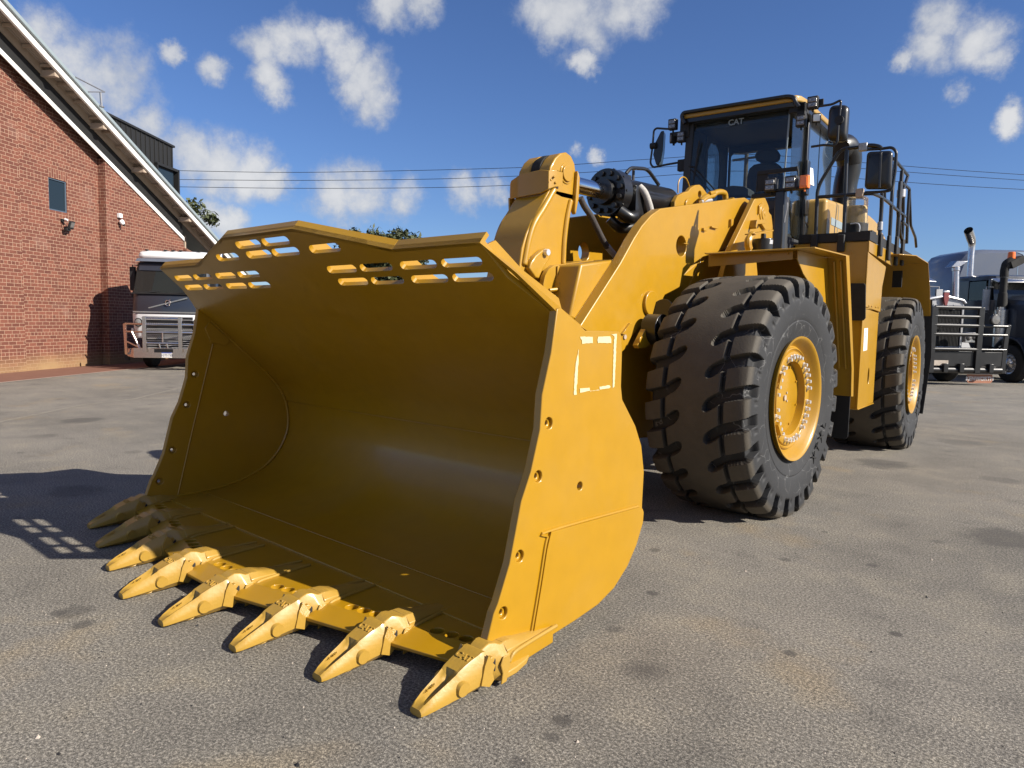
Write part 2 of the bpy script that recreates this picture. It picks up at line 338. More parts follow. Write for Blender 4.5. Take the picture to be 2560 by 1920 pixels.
    def build(s, name, mats, parent=None, bevel=0, seg=2, angle=35, uvf=None, recalc=True):
        me = bpy.data.meshes.new(name); me.from_pydata(s.v, [], s.f)
        if not isinstance(mats, (list, tuple)): mats = [mats]
        for m in mats: me.materials.append(M[m] if isinstance(m, str) else m)
        me.polygons.foreach_set('material_index', s.m); me.polygons.foreach_set('use_smooth', [True]*len(s.f) if angle else s.sm)
        if recalc:
            bm = bmesh.new(); bm.from_mesh(me); bmesh.ops.recalc_face_normals(bm, faces=bm.faces); bm.to_mesh(me); bm.free()
        if angle: me.set_sharp_from_angle(angle=math.radians(angle))
        if uvf:
            uvl = me.uv_layers.new(name='UVMap'); 
            for lp in me.loops: uvl.data[lp.index].uv = uvf(me.vertices[lp.vertex_index].co)
        ob = bpy.data.objects.new(name, me); COL.objects.link(ob)
        if parent: ob.parent = parent
        if bevel:
            b = ob.modifiers.new('Bevel', 'BEVEL'); b.width = bevel; b.segments = seg; b.limit_method = 'ANGLE'; b.angle_limit = math.radians(40); b.harden_normals = False
        return ob
_tc = {}
def text_geo(body, size, ext, bold):
    k = (body, size, ext, bold)
    if k not in _tc:
        cu = bpy.data.curves.new('t', 'FONT'); cu.body = body; cu.size = size; cu.extrude = ext; cu.align_x = 'CENTER'; cu.align_y = 'CENTER'; cu.offset = bold; cu.resolution_u = 3
        ob = bpy.data.objects.new('t', cu); COL.objects.link(ob); dg = bpy.context.evaluated_depsgraph_get()
        me = bpy.data.meshes.new_from_object(ob.evaluated_get(dg))
        _tc[k] = ([tuple(v.co) for v in me.vertices], [tuple(p.vertices) for p in me.polygons])
        bpy.data.objects.remove(ob); bpy.data.curves.remove(cu); bpy.data.meshes.remove(me)
    return _tc[k]
def fillet(pts, rad=.06, n=5):
    P = [Vector([float(c) for c in p]) for p in pts]; out = [P[0]]
    for i in range(1, len(P)-1):
        a, b, c = P[i-1], P[i], P[i+1]; d1, d2 = (a-b), (c-b); r = min(rad, d1.length*.45, d2.length*.45)
        p, q = b+d1.normalized()*r, b+d2.normalized()*r
        for k in range(n+1):
            t = k/n; out.append((1-t)**2*p + 2*t*(1-t)*b + t*t*q)
    out.append(P[-1]); return out
def smoothpath(pts, n=6):
    P = [Vector([float(c) for c in p]) for p in pts]; P = [P[0]]+P+[P[-1]]; out = []
    for i in range(1, len(P)-2):
        for k in range(n):
            t = k/n; a, b, c, d = P[i-1:i+3]
            out.append(.5*((2*b)+(-a+c)*t+(2*a-5*b+4*c-d)*t*t+(-a+3*b-3*c+d)*t**3))
    out.append(P[-2]); return out
def circ(c, r, n, e1, e2): 
    c, e1, e2 = Vector(c), Vector(e1), Vector(e2); return [c + r*math.cos(2*PI*k/n)*e1 + r*math.sin(2*PI*k/n)*e2 for k in range(n)]
def frame(o, ex, ey, ez):
    m = Matrix.Identity(4)
    for i, e in enumerate((ex, ey, ez)):
        e = Vector([float(q) for q in e]).normalized()
        for j in range(3): m[j][i] = e[j]
    for j in range(3): m[j][3] = float(o[j])
    return m
def thing(name, label, cat, loc=(0,0,0), group=None, kind=None, mat=None):
    o = bpy.data.objects.new(name, None); COL.objects.link(o); o.empty_display_size = .2
    if mat is not None: o.matrix_world = mat
    else: o.location = loc
    o['label'] = label; o['category'] = cat
    if group: o['group'] = group
    if kind: o['kind'] = kind
    return o
def tag(o, label, cat, group=None, kind=None):
    o['label'] = label; o['category'] = cat
    if group: o['group'] = group
    if kind: o['kind'] = kind
    return o
def structure(o): o['kind'] = 'structure'; return o
def copy_tree(o, parent=None):
    c = o.copy(); COL.objects.link(c); c.parent = parent
    for ch in list(o.children): copy_tree(ch, c)
    return c
# ================================================================== WHEEL LOADER
LD = thing('wheel_loader', 'huge yellow articulated wheel loader with toothed rock bucket resting on the asphalt', 'wheel loader')
S_, K_ = .52316, .11563
def crop(ox, oy, sc): return lambda x, y: (ox+x/sc, oy+y/sc)
cA = crop(1200, 350, 3.456); cB = crop(1600, 200, 4.608); cC = crop(1900, 240, 4.608); cD = crop(1740, 560, 5.027)
cE = crop(1820, 460, 7.373); cF = crop(2080, 330, 5.183); cG = crop(1880, 560, 4.809); cH = crop(1100, 760, 3.95); cI = crop(1100, 1180, 3.95)
cJ = crop(700, 1400, 3.16)
XO, XI = 1.84, 1.795
# ---- bucket shell
inner = [(1.171,1.633),(1.284,1.533),(1.458,1.372),(1.661,1.193),(1.80,1.06),(1.885,.955),(1.945,.83),(1.967,.70),(1.953,.557),(1.869,.402),(1.736,.281),(1.566,.206),(1.434,.175),(1.30,.155),(1.076,.145),(.90,.138)]
def smooth2(pts, n=4): return [(p.x, p.y) for p in smoothpath([(a, b, 0) for a, b in pts], n)]
ins = smooth2(inner)
outs = []
for i, (y, z) in enumerate(ins):
    a = ins[max(0, i-1)]; b = ins[min(len(ins)-1, i+1)]; d = Vector((b[0]-a[0], b[1]-a[1])).normalized(); outs.append((y-d.y*.035, z+d.x*.035))
mb = MB(); loop = ins+outs[::-1]; n_ = len(ins)
vs = [(x, y, z) for x in (-XI, XI) for y, z in loop]; m_ = len(loop)
fs = [(i, i+1, m_+i+1, m_+i) for i in range(m_-1)] + [(m_-1, 0, m_, 2*m_-1)]
for s_ in (0, m_):
    fs += [(s_+i, s_+i+1, s_+m_-2-i, s_+m_-1-i) for i in range(n_-1)]
mb.add(vs, fs, 0, True)
# side plates (traced outline, real 45 mm plate) with drilled lifting pockets
side = [(1.200,1.645),(1.172,1.640),(1.138,1.438),(1.079,1.245),(1.070,1.086),(1.012,.897),(.950,.771),(.880,.499),(.808,.337),(.782,.298),(.729,.15),(.80,.075),(1.114,.06),(1.377,.085),(1.578,.112),(1.724,.162),(1.847,.250),(1.934,.352),(1.982,.47),(1.981,.587),(1.987,.758),(1.951,.910),(1.881,1.029),(1.816,1.101),(1.745,1.18),(1.729,1.25),(1.728,1.438),(1.715,1.52),(1.69,1.539),(1.40,1.541)]
def px_yz(p, x=XO): q = U(p, 'x', x); return (q[1], q[2])
pock = [px_yz(p) for p in (cH(1075,1178), cI(970,45), cI(788,832), cI(625,1392))]
hole2 = px_yz(cI(1382,140))
for sx in (1, -1):
    hl = [[(sx*XI, c[0]+.028*math.cos(a), c[1]+.028*math.sin(a)) for a in [2*PI*k/20 for k in range(20)]] for c in pock]
    hl.append([(sx*XI, hole2[0]+.022*math.cos(a), hole2[1]+.022*math.sin(a)) for a in [2*PI*k/16 for k in range(16)]])
    mb.prism([(sx*XI, y, z) for y, z in side], (sx*(XO-XI), 0, 0), hl)
    for c in pock:
        mb.lathe([(0, .012), (.012, .012), (.012, .029), (0, .029)], (sx*(XI+.016), c[0], c[1]), (sx, 0, 0), 20)
bucket = mb.build('bucket', 'yel', LD, bevel=.004)
# ---- cutting edge: V shaped plate with bolt holes
def fy(x): return .325 + .2210*max(0, abs(x)-.27)
mb = MB(); ZT, ZB = .128, .072
hx = [-1.664,-1.585,-1.506,-1.147,-1.070,-.992,-.634,-.556,-.478,-.08,0,.08,.478,.556,.634,.992,1.070,1.147,1.506,1.585,1.664]
top = [(-1.85,.94,ZT),(-1.85,fy(1.85)+.115,ZT),(-.27,fy(0)+.115,ZT),(.27,fy(0)+.115,ZT),(1.85,fy(1.85)+.115,ZT),(1.85,.94,ZT)]
hls = [[(x+.033*math.cos(2*PI*k/20), fy(x)+.155+.033*math.sin(2*PI*k/20), ZT) for k in range(20)] for x in hx]
mb.prism(top, (0, 0, ZB-ZT), hls)
for xa, xb in ((-1.85,-.27),(-.27,.27),(.27,1.85)):
    q = [(xa,fy(xa)+.1149,ZT),(xb,fy(xb)+.1149,ZT),(xb,fy(xb),ZB+.018),(xa,fy(xa),ZB+.018)]; r = [(x,y,z) for x,y,z in ((xa,fy(xa)+.1149,ZB),(xb,fy(xb)+.1149,ZB),(xb,fy(xb)+.003,ZB),(xa,fy(xa)+.003,ZB))]
    mb.add(q+r, [(0,1,2,3),(7,6,5,4),(3,2,6,7),(0,3,7,4),(1,5,6,2)])
mb.build('cutting_edge', 'yel', bucket, bevel=.003)
# ---- teeth and adapters
def tooth_mb(seed):
    r_ = random.Random(seed); mb = MB(); secs = [(0,.034,.002,.032,0),(.022,.042,.0,.047,.004),(.06,.050,.002,.070,.020),(.11,.056,.004,.098,.034),(.15,.061,.006,.120,.036),(.178,.066,.008,.138,.024),(.19,.068,.009,.150,0),(.225,.071,.012,.168,0),(.26,.074,.016,.184,0),(.30,.078,.02,.198,0),(.318,.083,.02,.208,0),(.335,.083,.024,.206,0)]
    rings = []
    for y, w, z0, z1, d in secs:
        z1 = z1 if z1 < .06 else .06+(z1-.06)*.78; z0 *= .7; h = z1-z0
        rings.append([(-w*.55,y,z0),(-w,y,z0+h*.22),(-w*1.02,y,z0+h*.5),(-w*.92,y,z0+h*.78),(-w*.66,y,z1),(-w*.42,y,z1-d*.5),(0,y,z1-d),(w*.42,y,z1-d*.5),(w*.66,y,z1),(w*.92,y,z0+h*.78),(w*1.02,y,z0+h*.5),(w,y,z0+h*.22),(w*.55,y,z0)])
    mb.loft(rings)
    for s in (1, -1):
        mb.cyl((s*.055,.195,.066),(s*.077,.195,.064),.035,.031,20)
        mb.prism([(s*.072,.285,.050),(s*.072,.335,.028),(s*.072,.362,.050),(s*.072,.352,.085),(s*.072,.368,.112),(s*.072,.352,.128),(s*.072,.348,.145),(s*.072,.325,.168),(s*.072,.305,.130)], (s*.014,0,0))
    X = frame((0,.262,.1585), (1,0,0), (0,.95,.31), (0,-.31,.95)); mb.text('CAT', .046, X, .003, bold=.0006)
    X = frame((-.022,.085,.071), (.22,.86,.40), (-1,.12,.1), (0,-.42,.9)); mb.text('K175-1357', .016, X, .003)
    return mb
def adapter_mb():
    mb = MB()
    def ring(y, w, z0, z1): 
        z1 = z1 if z1 < .10 else .10+(z1-.10)*.66; h = z1-z0; return [(-w*.7,y,z0),(-w,y,z0+h*.2),(-w,y,z0+h*.7),(-w*.6,y,z1),(w*.6,y,z1),(w,y,z0+h*.7),(w,y,z0+h*.2),(w*.7,y,z0)]
    mb.loft([ring(.29,.055,.045,.175), ring(.345,.060,.04,.222), ring(.375,.066,.032,.240), ring(.405,.075,.02,.232), ring(.43,.088,.012,.215), ring(.455,.086,.014,.215), ring(.475,.080,.075,.218)])
    mb.loft([ring(.45,.082,.075,.218), ring(.50,.080,.09,.214), ring(.56,.066,.10,.192), ring(.68,.050,.11,.165), ring(.78,.038,.115,.150), ring(.82,.030,.115,.144)])
    mb.loft([ring(.44,.080,.010,.06), ring(.52,.078,.010,.066), ring(.60,.066,.022,.068), ring(.64,.05,.045,.07)])
    for s in (1, -1):
        mb.prism([(s*.084,.418,.135),(s*.084,.458,.132),(s*.084,.462,.085),(s*.084,.440,.015),(s*.084,.405,.012),(s*.084,.415,.06),(s*.084,.402,.10)], (s*.007,0,0))
        mb.tube(smoothpath([(s*.084,.46,.095),(s*.084,.49,.126),(s*.076,.56,.131),(s*.060,.70,.131),(s*.046,.84,.131)], 4), [.010]*17, 6); mb.prism([(s*.058,.362,.10),(s*.058,.385,.135),(s*.058,.410,.10),(s*.058,.385,.07)], (s*.012,0,0), mi=1)
    mb.cyl((-.078,.360,.135),(.078,.360,.135),.015,None,14)
    return mb
tm = tooth_mb(1).build('tooth', 'yelcast', bucket, bevel=.0025); am = adapter_mb().build('tooth_adapter', ['yelcast','blkmatt'], bucket, bevel=.004)
for i in range(8):
    a = i-3.5; t, ad = (tm, am) if i == 0 else (tm.copy(), am.copy())
    if i: COL.objects.link(t); COL.objects.link(ad)
    loc = (a*S_, (abs(a)-.5)*K_+random.uniform(-.004,.004), random.uniform(.001,.004)); rz = random.uniform(-.02,.02)
    t.location = loc; ad.location = (loc[0], loc[1], .002); t.rotation_euler = (0,0,rz)
# ---- spill guard in its tilted plane, slotted
GN = Vector((0, .651, .759)).normalized(); GV = Vector((0, -.759, .651)).normalized(); G0 = Vector((0, 1.162, 1.632))
def gp(x, v): return G0 + Vector((x, 0, 0)) + GV*v
gout = [(-1.80,-.05),(-1.80,0),(-1.687,.222),(-1.673,.445),(-1.063,.446),(-.40,.645),(.40,.645),(1.063,.446),(1.673,.445),(1.687,.222),(1.80,0),(1.80,-.05)]
def slot(cx, v, ln, h=.056):
    r = h/2; a = ln/2-r; pts = []
    for k in range(7): t = -PI/2+PI*k/6; pts.append((cx+a+r*math.cos(t)+ .012*math.sin(t), v+r*math.sin(t)))
    for k in range(7): t = PI/2+PI*k/6; pts.append((cx-a+r*math.cos(t)+.012*math.sin(t), v+r*math.sin(t)))
    return [gp(*p) for p in pts]
sl = []
for s in (1, -1):
    for c in (.515, .822, 1.160, 1.468): sl += [slot(s*c, .332, .272), slot(s*c, .232, .275)]
for c in (-.555, -.165, .135, .53): sl.append(slot(c, .490, .285, .06))
for c in (-.175, .135): sl.append(slot(c, .573, .285, .06))
mb = MB(); mb.prism([gp(*p) for p in gout], GN*.030, sl)
# edge strips standing on the guard's rear face
for (x0,v0),(x1,v1) in zip(gout[3:8], gout[4:9]):
    a, b = gp(x0, v0), gp(x1, v1); d = (b-a).normalized(); inw = GN.cross(d)
    if inw.dot(GV) > 0: inw = -inw
    q = [a, b, b+inw*.022, a+inw*.022]; q2 = [p+GN*.068 for p in q]; mb.add(q+q2, [(0,1,2,3),(7,6,5,4),(0,4,5,1),(1,5,6,2),(2,6,7,3),(3,7,4,0)])
for s in (1, -1):
    A, A2, B, T, T2 = Vector((s*1.675,.824,1.920)), Vector((s*1.672,.874,1.966)), Vector((s*1.690,.995,1.762)), Vector((s*1.838,1.166,1.632)), Vector((s*1.84,1.416,1.5405))
    nn_ = (T-A).cross(T2-A); nn_.normalize(); B = B - nn_*((B-A).dot(nn_)); A2 = A2 - nn_.normalized()*((A2-A).dot(nn_.normalized()))
    fr = [A, A2, T2, T, B]; bk = [p+Vector((-s*.03, 0, 0)) for p in fr]
    mb.add(fr+bk, [(0,1,4),(1,2,4),(2,3,4),(9,6,5),(9,7,6),(9,8,7),(0,5,6,1),(1,6,7,2),(2,7,8,3),(3,8,9,4),(4,9,5,0)])
for x_ in (.355, 1.0, 1.645):
    vt_ = .60 if x_ < .5 else .40
    for s in (1, -1):
        a = gp(0, vt_)+GN*.028; b = gp(0, .0)+GN*.028
        mb.prism([(s*x_-.009, p[0], p[1]) for p in ((a.y,a.z),(a.y+.07,a.z+.03),(a.y+.26,a.z-.09),(1.42,1.70),(1.50,1.534),(b.y,b.z))], (.018,0,0))
# torque box behind the top of the bucket wall
mb.prism([(-1.79,1.22,1.628),(-1.79,1.405,1.535),(-1.79,1.70,1.53),(-1.79,1.715,1.20),(-1.79,1.685,1.225),(-1.79,1.482,1.405)], (3.58,0,0))
mb.build('spill_guard', 'yel', bucket, bevel=.0015, seg=1)
# wear plate on the heel of both sides + weld beads
wp = [cI(1100,592),cI(1975,345),cI(2000,365),cI(2010,400),cI(2002,500),cI(1938,720),cI(1848,930),cI(1718,1140),cI(1558,1300),cI(1328,1450),cI(1000,1657),cI(925,1592),cI(1003,1130),cI(1060,760),cI(1085,650)]
wp = [px_yz(p, XO+.015) for p in wp]
for s in (1, -1):
    mb = MB(); mb.prism([(s*XO, y, z) for y, z in wp], (s*.016, 0, 0)); 
    bead = [wp[i] for i in (1, 0, 14, 13, 12, 11)]
    mb.tube(smoothpath([(s*(XO+.003), y-(.005), z+.003) for y, z in bead], 5), .008, 6)
    mb.build('wear_plate', 'yel', bucket, bevel=.003)
    mb = MB()                                                      # end bit below the corner
    mb.prism([(s*1.80,1.15,.128),(s*1.80,1.15,.062),(s*1.80,.78,.03),(s*1.80,.72,.07),(s*1.80,.72,.128)], (s*.085,0,0)); mb.build('corner_bit', 'yel', bucket, bevel=.004)
# weld seams inside
mb = MB()
mb.tube([(-XI+.002, y, z) for y, z in [px_yz(p, -XI) for p in ((532,860),(480,1080),(445,1236))]], .006, 6)
mb.tube([(-XI+.004, y-.012, z+.004) for y, z in ins[4:]], .011, 6)
mb.tube([(XI-.004, y-.012, z+.004) for y, z in ins[4:]], .011, 6)
mb.tube([(-XI, 1.18, .1475), (XI, 1.18, .1475)], .004, 5); mb.tube([(-XI, 1.936, .84), (XI, 1.936, .84)], .003, 5)
mb.build('weld_seam', 'yel', bucket)
cK = crop(380, 540, 3.456); hexp = [px_yz(cK(*p), -XI) for p in ((450,968),(492,915),(672,1072),(632,1118),(505,1092))]
MB().prism([(-XI, y, z) for y, z in hexp], (.014,0,0)).build('gusset_plate', 'yel', bucket, bevel=.003)
MB().prism([(XI, y, z) for y, z in hexp], (-.014,0,0)).build('gusset_plate', 'yel', bucket, bevel=.003)
# leftover tape adhesive on the near plate
ad = [[(1385,322),(1505,325),(1508,385),(1402,392),(1400,350),(1390,345)],[(1560,325),(1680,318),(1690,350),(1688,385),(1558,384),(1556,355)],[(1690,300),(1745,296),(1738,460),(1722,815),(1705,830),(1708,640),(1716,400),(1722,318)],
      [(1368,445),(1366,560),(1358,700),(1355,790),(1345,800),(1350,895),(1322,900),(1330,700),(1340,590)],[(1382,832),(1478,828),(1478,858),(1380,875)],[(1572,820),(1670,800),(1686,820),(1668,832),(1574,845)],[(1480,858),(1574,846),(1574,850),(1480,862)]]
rr = random.Random(3)
for pl in ad:
    pts = []
    for i in range(len(pl)):
        a, b = pl[i], pl[(i+1) % len(pl)]; nn = max(1, int(math.hypot(b[0]-a[0], b[1]-a[1])/18))
        for k in range(nn): pts.append((a[0]+(b[0]-a[0])*k/nn+rr.uniform(-2.5,2.5), a[1]+(b[1]-a[1])*k/nn+rr.uniform(-2.5,2.5)))
    MB().prism([U(cH(*p), 'x', XO+.0015) for p in pts], (.0008,0,0)).build('adhesive_residue', 'cream', bucket)
# rear of bucket: hinge ears
mb = MB()
for s in (1, -1):
    for x in (s*.52, s*.70-.05): mb.prism([(x,1.72,1.28),(x,2.05,1.1),(x,2.30,.62),(x,2.25,.40),(x,2.05,.36),(x,1.985,.50),(x,2.02,.70),(x,1.96,.92)], (.05,0,0))
for x in (-.22, .16): mb.prism([(x,1.48,1.52),(x,1.86,1.52),(x,2.14,1.32),(x,2.10,1.15),(x,1.79,1.16)], (.06,0,0))
mb.build('hinge_ear', 'yel', bucket, bevel=.004)

# ================================================================== linkage
arm_out = [(3.047,1.576),(3.554,2.076),(3.74,2.289),(3.858,2.407),(3.998,2.511),(4.146,2.585),(4.427,2.640),(5.615,2.875),(5.82,2.912),(5.93,2.90),(6.03,2.85),(6.10,2.76),(6.08,2.64),(5.98,2.55),(5.82,2.52),(5.60,2.46),(5.511,2.40),(5.254,2.30),(4.968,2.235),(4.748,2.142),(4.60,2.03),(4.547,1.928),(4.40,1.88),(4.282,1.845),(4.20,1.76),(4.175,1.665),(4.05,1.64),(3.936,1.600),(3.84,1.53),(3.753,1.467),(3.717,1.399),(3.45,1.25),(3.0,.93),(2.6,.58),(2.32,.42),(2.12,.42),(2.02,.55),(2.08,.70),(2.5,1.07)]
def arm(x0, x1):
    mb = MB(); sgn = 1 if x1 > x0 else -1
    hole = [(x0, 4.539+.092*math.cos(a), 2.298+.092*math.sin(a)) for a in [2*PI*k/28 for k in range(28)]]
    mb.prism([(x0, y, z) for y, z in arm_out], (x1-x0, 0, 0), [hole])
    mb.cyl((x0-.04*sgn, 6.0, 2.70), (x1+.035*sgn, 6.0, 2.70), .17, None, 32); mb.cyl((x0-.06*sgn, 2.16, .56), (x1+.05*sgn, 2.16, .56), .13, None, 24)
    mb.cyl((x0, 4.02, 1.76), (x1+.03*sgn, 4.02, 1.76), .11, None, 24)
    o = mb.build('lift_arm', 'yel', LD, bevel=.008, seg=3); return o
armN = arm(.50, .60); armF = arm(-.50, -.60)
for a, b in (((1745,890),(1782,905)), ((1985,745),(2035,770)), ((1915,760),(1940,790))):
    q = U(cA(*a), 'x', .60); r = U(cA(*b), 'x', .60); MB().box((.60, q[1], r[2]), (.625, r[1], q[2])).build('bracket_tab', 'yel', armN, bevel=.003)
MB().prism([U(cE(*p), 'x', .60) for p in ((15,650),(60,660),(45,760),(10,790))], (.03,0,0)).build('bracket_tab', 'yel', armN, bevel=.003)
q = U(cH(1820,325), 'x', .6); MB().cyl((.60,q[1],q[2]), (.612,q[1],q[2]), .02, None, 14).build('bolt', 'tan', armN)
MB().prism([U(cH(*p), 'x', .6) for p in ((1860,188),(1885,190),(1805,305),(1782,295))], (.02,0,0)).build('bracket_tab', 'yel', armN, bevel=.003)
# cross tube and lever mounting plates
mb = MB(); mb.prism([(-.50,3.15,2.04),(-.50,3.68,2.12),(-.50,3.80,2.05),(-.50,3.55,1.72),(-.50,3.30,1.55),(-.50,3.02,1.62)], (1.0,0,0)); mb.build('cross_tube', 'yel', LD, bevel=.02, seg=3)
plate = [(3.634,2.119),(3.10,2.035),(3.03,2.00),(2.985,1.945),(2.966,1.88),(2.97,1.82),(2.99,1.74),(3.0,1.60),(3.12,1.50),(3.265,1.60),(3.265,1.701)]
ph = (3.268, 1.862)
for s, x in ((1, .23), (-1, -.27)):
    mb = MB(); mb.prism([(x,y,z) for y,z in plate], (.045,0,0)); 
    cc = x+.045 if s > 0 else x
    mb.lathe([(0,.062),(.10,.062),(.10,.078),(0,.078)], (cc, ph[0], ph[1]), (s,0,0), 28)
    mb.cyl((cc,ph[0],ph[1]), (cc+.004*s,ph[0],ph[1]), .061, None, 24)
    pl = mb.build('lever_mount', 'yel', LD, bevel=.008)
    if s > 0:
        mb = MB(); cc += .005
        for dz, dy in ((-.03,-.12),(-.085,-.09)):                   # the jumble of grease lines and the lock tab beside the pivot
            mb.tube(smoothpath([(cc+.02,ph[0]-.26,ph[1]+dz+.0),(cc+.05,ph[0]-.13,ph[1]+dz+.015),(cc+.04,ph[0]+.0,ph[1]+dz+.02)], 5), .016, 8)
        mb.box((cc,3.12,1.90),(cc+.012,3.16,2.03)); mb.box((cc,3.10,1.88),(cc+.05,3.24,1.895)); mb.box((cc,3.05,1.83),(cc+.04,3.22,1.845)); mb.box((cc,3.18,1.80),(cc+.05,3.30,1.835))
        mb.build('grease_line', 'yel', pl, bevel=.002)
        MB().tube([p for p in circ((cc+.06,3.20,1.70),.04,20,(0,1,0),(0,0,1))]+[(cc+.06,3.24,1.70)], .004, 6).build('key_ring', 'steel', pl)
        q = U(cA(743,1148), 'x', cc); MB().cyl((cc,q[1],q[2]),(cc+.03,q[1],q[2]),.020,.016,8).build('bolt', 'steel', pl)
# bell crank lever
W = .17
facepts = [(3.489,2.828),(3.47,2.90),(3.42,2.955),(3.355,2.975),(3.28,2.955),(3.225,2.90),(3.20,2.82),(3.169,2.68),(3.13,2.63),(3.03,2.49),(2.93,2.37),(2.868,2.266),(2.82,2.15),(2.80,2.019),(2.74,1.80),(2.66,1.60),(2.70,1.50),(2.85,1.48),(3.0,1.62),(3.30,1.80),(3.37,1.95),(3.37,2.079),(3.375,2.30),(3.40,2.45),(3.43,2.534),(3.48,2.62)]
mb = MB()
body = [p for p in facepts if p[1] < 2.70]; body = [(3.46,2.66)]+[(3.169,2.66)]+facepts[8:]
mb.prism([(-W, y, z) for y, z in body], (2*W, 0, 0))
head = [(3.489,2.828),(3.47,2.90),(3.42,2.955),(3.345,2.978),(3.27,2.955),(3.205,2.905),(3.15,2.83),(3.13,2.74),(3.13,2.63)]+[(3.3,2.60),(3.48,2.60)]
for x in (-W, W-.12): mb.prism([(x, y, z) for y, z in head], (.12, 0, 0))
for s in (1, -1):                                                   # raised flanges leave the web recessed
    mb.tube(smoothpath([(s*W,y,z) for y, z in ((3.20,2.66),(3.06,2.48),(2.96,2.36),(2.895,2.22),(2.845,2.02))], 6), .030, 8)
    mb.tube(smoothpath([(s*W,y,z) for y, z in ((3.42,2.60),(3.375,2.45),(3.345,2.25),(3.34,2.06))], 6), .028, 8)
    mb.prism([(s*(W-.01),y,z) for y,z in ((3.47,2.85),(3.45,2.62),(3.44,2.50),(3.46,2.48),(3.49,2.60),(3.50,2.80))], (s*.045,0,0))
    mb.prism([(s*W, y, z) for y, z in [(q[1], q[2]) for q in [U(cA(*p), 'x', W) for p in ((385,1110),(400,1060),(440,1000),(500,950),(545,935),(575,955),(580,985),(560,1030),(500,1130),(470,1200),(440,1190))]]], (s*.05,0,0))
lever = mb.build('bell_crank', 'yel', LD, bevel=.014, seg=3)
mb = MB(); mb.cyl((-W-.02,3.355,2.806),(W+.022,3.355,2.806),.066,None,28); mb.cyl((W,3.355,2.806),(W+.008,3.355,2.806),.085,None,28)
mb.build('pivot_pin', 'yel', lever, bevel=.004)
mb = MB()                                                           # guard strap that wraps round the lever head
gpath = [(-.27,3.15,2.70),(-.22,3.11,2.70),(-.10,3.09,2.70),(.12,3.09,2.70),(.185,3.11,2.70),(.205,3.17,2.70),(.205,3.25,2.70)]
gz0 = [2.605,2.605,2.605,2.615,2.645,2.672,2.69]; gz1 = [2.74,2.755,2.79,2.80,2.79,2.80,2.80]
vs = []
for (x,y,_), a, b in zip(gpath, gz0, gz1): vs += [(x,y,a),(x,y+.0,b)]
for (x,y,_), a, b in zip(gpath, gz0, gz1): vs += [(x-.0,y+.018,a),(x,y+.018,b)]
n = len(gpath); fs = []
for i in range(n-1):
    fs += [(2*i,2*i+2,2*i+3,2*i+1), (2*n+2*i,2*n+2*i+1,2*n+2*i+3,2*n+2*i+2), (2*i+1,2*i+3,2*n+2*i+3,2*n+2*i+1), (2*i,2*n+2*i,2*n+2*i+2,2*i+2)]
fs += [(0,1,2*n+1,2*n),(2*n-2,4*n-2,4*n-1,2*n-1)]
mb.add(vs, fs, 0, True); mb.prism([(-.27,3.13,2.62),(-.27,3.20,2.62),(-.27,3.24,2.50),(-.27,3.20,2.45),(-.27,3.14,2.48)], (.02,0,0))
for p in ((640,318),(652,368),(612,345)): q = U(cA(*p), 'x', .207); mb.cyl((.205,q[1],q[2]),(.215,q[1],q[2]),.010,None,10)
mb.build('head_guard', 'yel', lever, bevel=.003)
mb = MB(); mb.lathe([(-.05,.02),(-.05,.15),(.0,.163),(.05,.16),(.05,.02)], (0,3.31,2.80), (1,0,0), 32); mb.build('rubber_boot', 'rub', lever)
for p in ((563,972),): q = U(cA(*p), 'x', W+.05); MB().cyl((W+.05,q[1],q[2]),(W+.085,q[1],q[2]),.030,.026,8).build('bolt', 'steel', lever)
# bucket link
MB().prism([(-.09,2.75,1.62),(-.09,2.05,1.36),(-.09,1.98,1.26),(-.09,2.05,1.18),(-.09,2.2,1.2),(-.09,2.84,1.46)], (.18,0,0)).build('bucket_link', 'yel', LD, bevel=.02)
# tilt cylinder
cyl = thing  # (name reused below only for clarity)
mb = MB(); Z0 = 2.80
mb.tube([(0,4.17,2.79),(0,4.30,2.795)], [.215,.215], 40); mb.tube([(0,4.30,2.795),(0,4.34,2.80),(0,5.25,2.83)], [.19,.156,.156], 36); mb.tube([(0,4.10,2.79),(0,4.17,2.79)], [.115,.12], 28)
for k in range(12):
    a = 2*PI*k/12+.2; mb.cyl((.172*math.cos(a),4.135,2.79+.172*math.sin(a)),(.172*math.cos(a),4.175,2.79+.172*math.sin(a)),.024,None,10)
for k in range(10):
    a = 2*PI*k/10; mb.cyl((.21*math.cos(a),4.20,2.79+.21*math.sin(a)),(.222*math.cos(a),4.20,2.79+.222*math.sin(a)),.012,None,8)
mb.tube(smoothpath([(.12,4.22,2.62),(.19,4.30,2.56),(.17,4.42,2.60),(.12,4.55,2.62)],5), .055, 14); mb.tube(smoothpath([(.0,4.25,2.56),(.06,4.33,2.48),(.10,4.50,2.50),(.1,4.8,2.55)],5), .05, 12)
mb.box((.12,4.36,2.60),(.21,4.50,2.86)); mb.box((-.05,4.40,2.93),(.05,4.52,2.99))
tc_ = mb.build('tilt_cylinder', 'blk', LD, bevel=.004)
mb = MB(); mb.cyl((0,3.42,2.785),(0,4.12,2.79),.072,None,36); mb.build('piston_rod', 'chrome', tc_)
mb = MB(); mb.tube(smoothpath([(.19,4.44,2.86),(.235,4.47,2.80),(.25,4.54,2.68),(.25,4.60,2.55)],5), .034, 12); mb.build('hose_end', 'strapl', tc_)
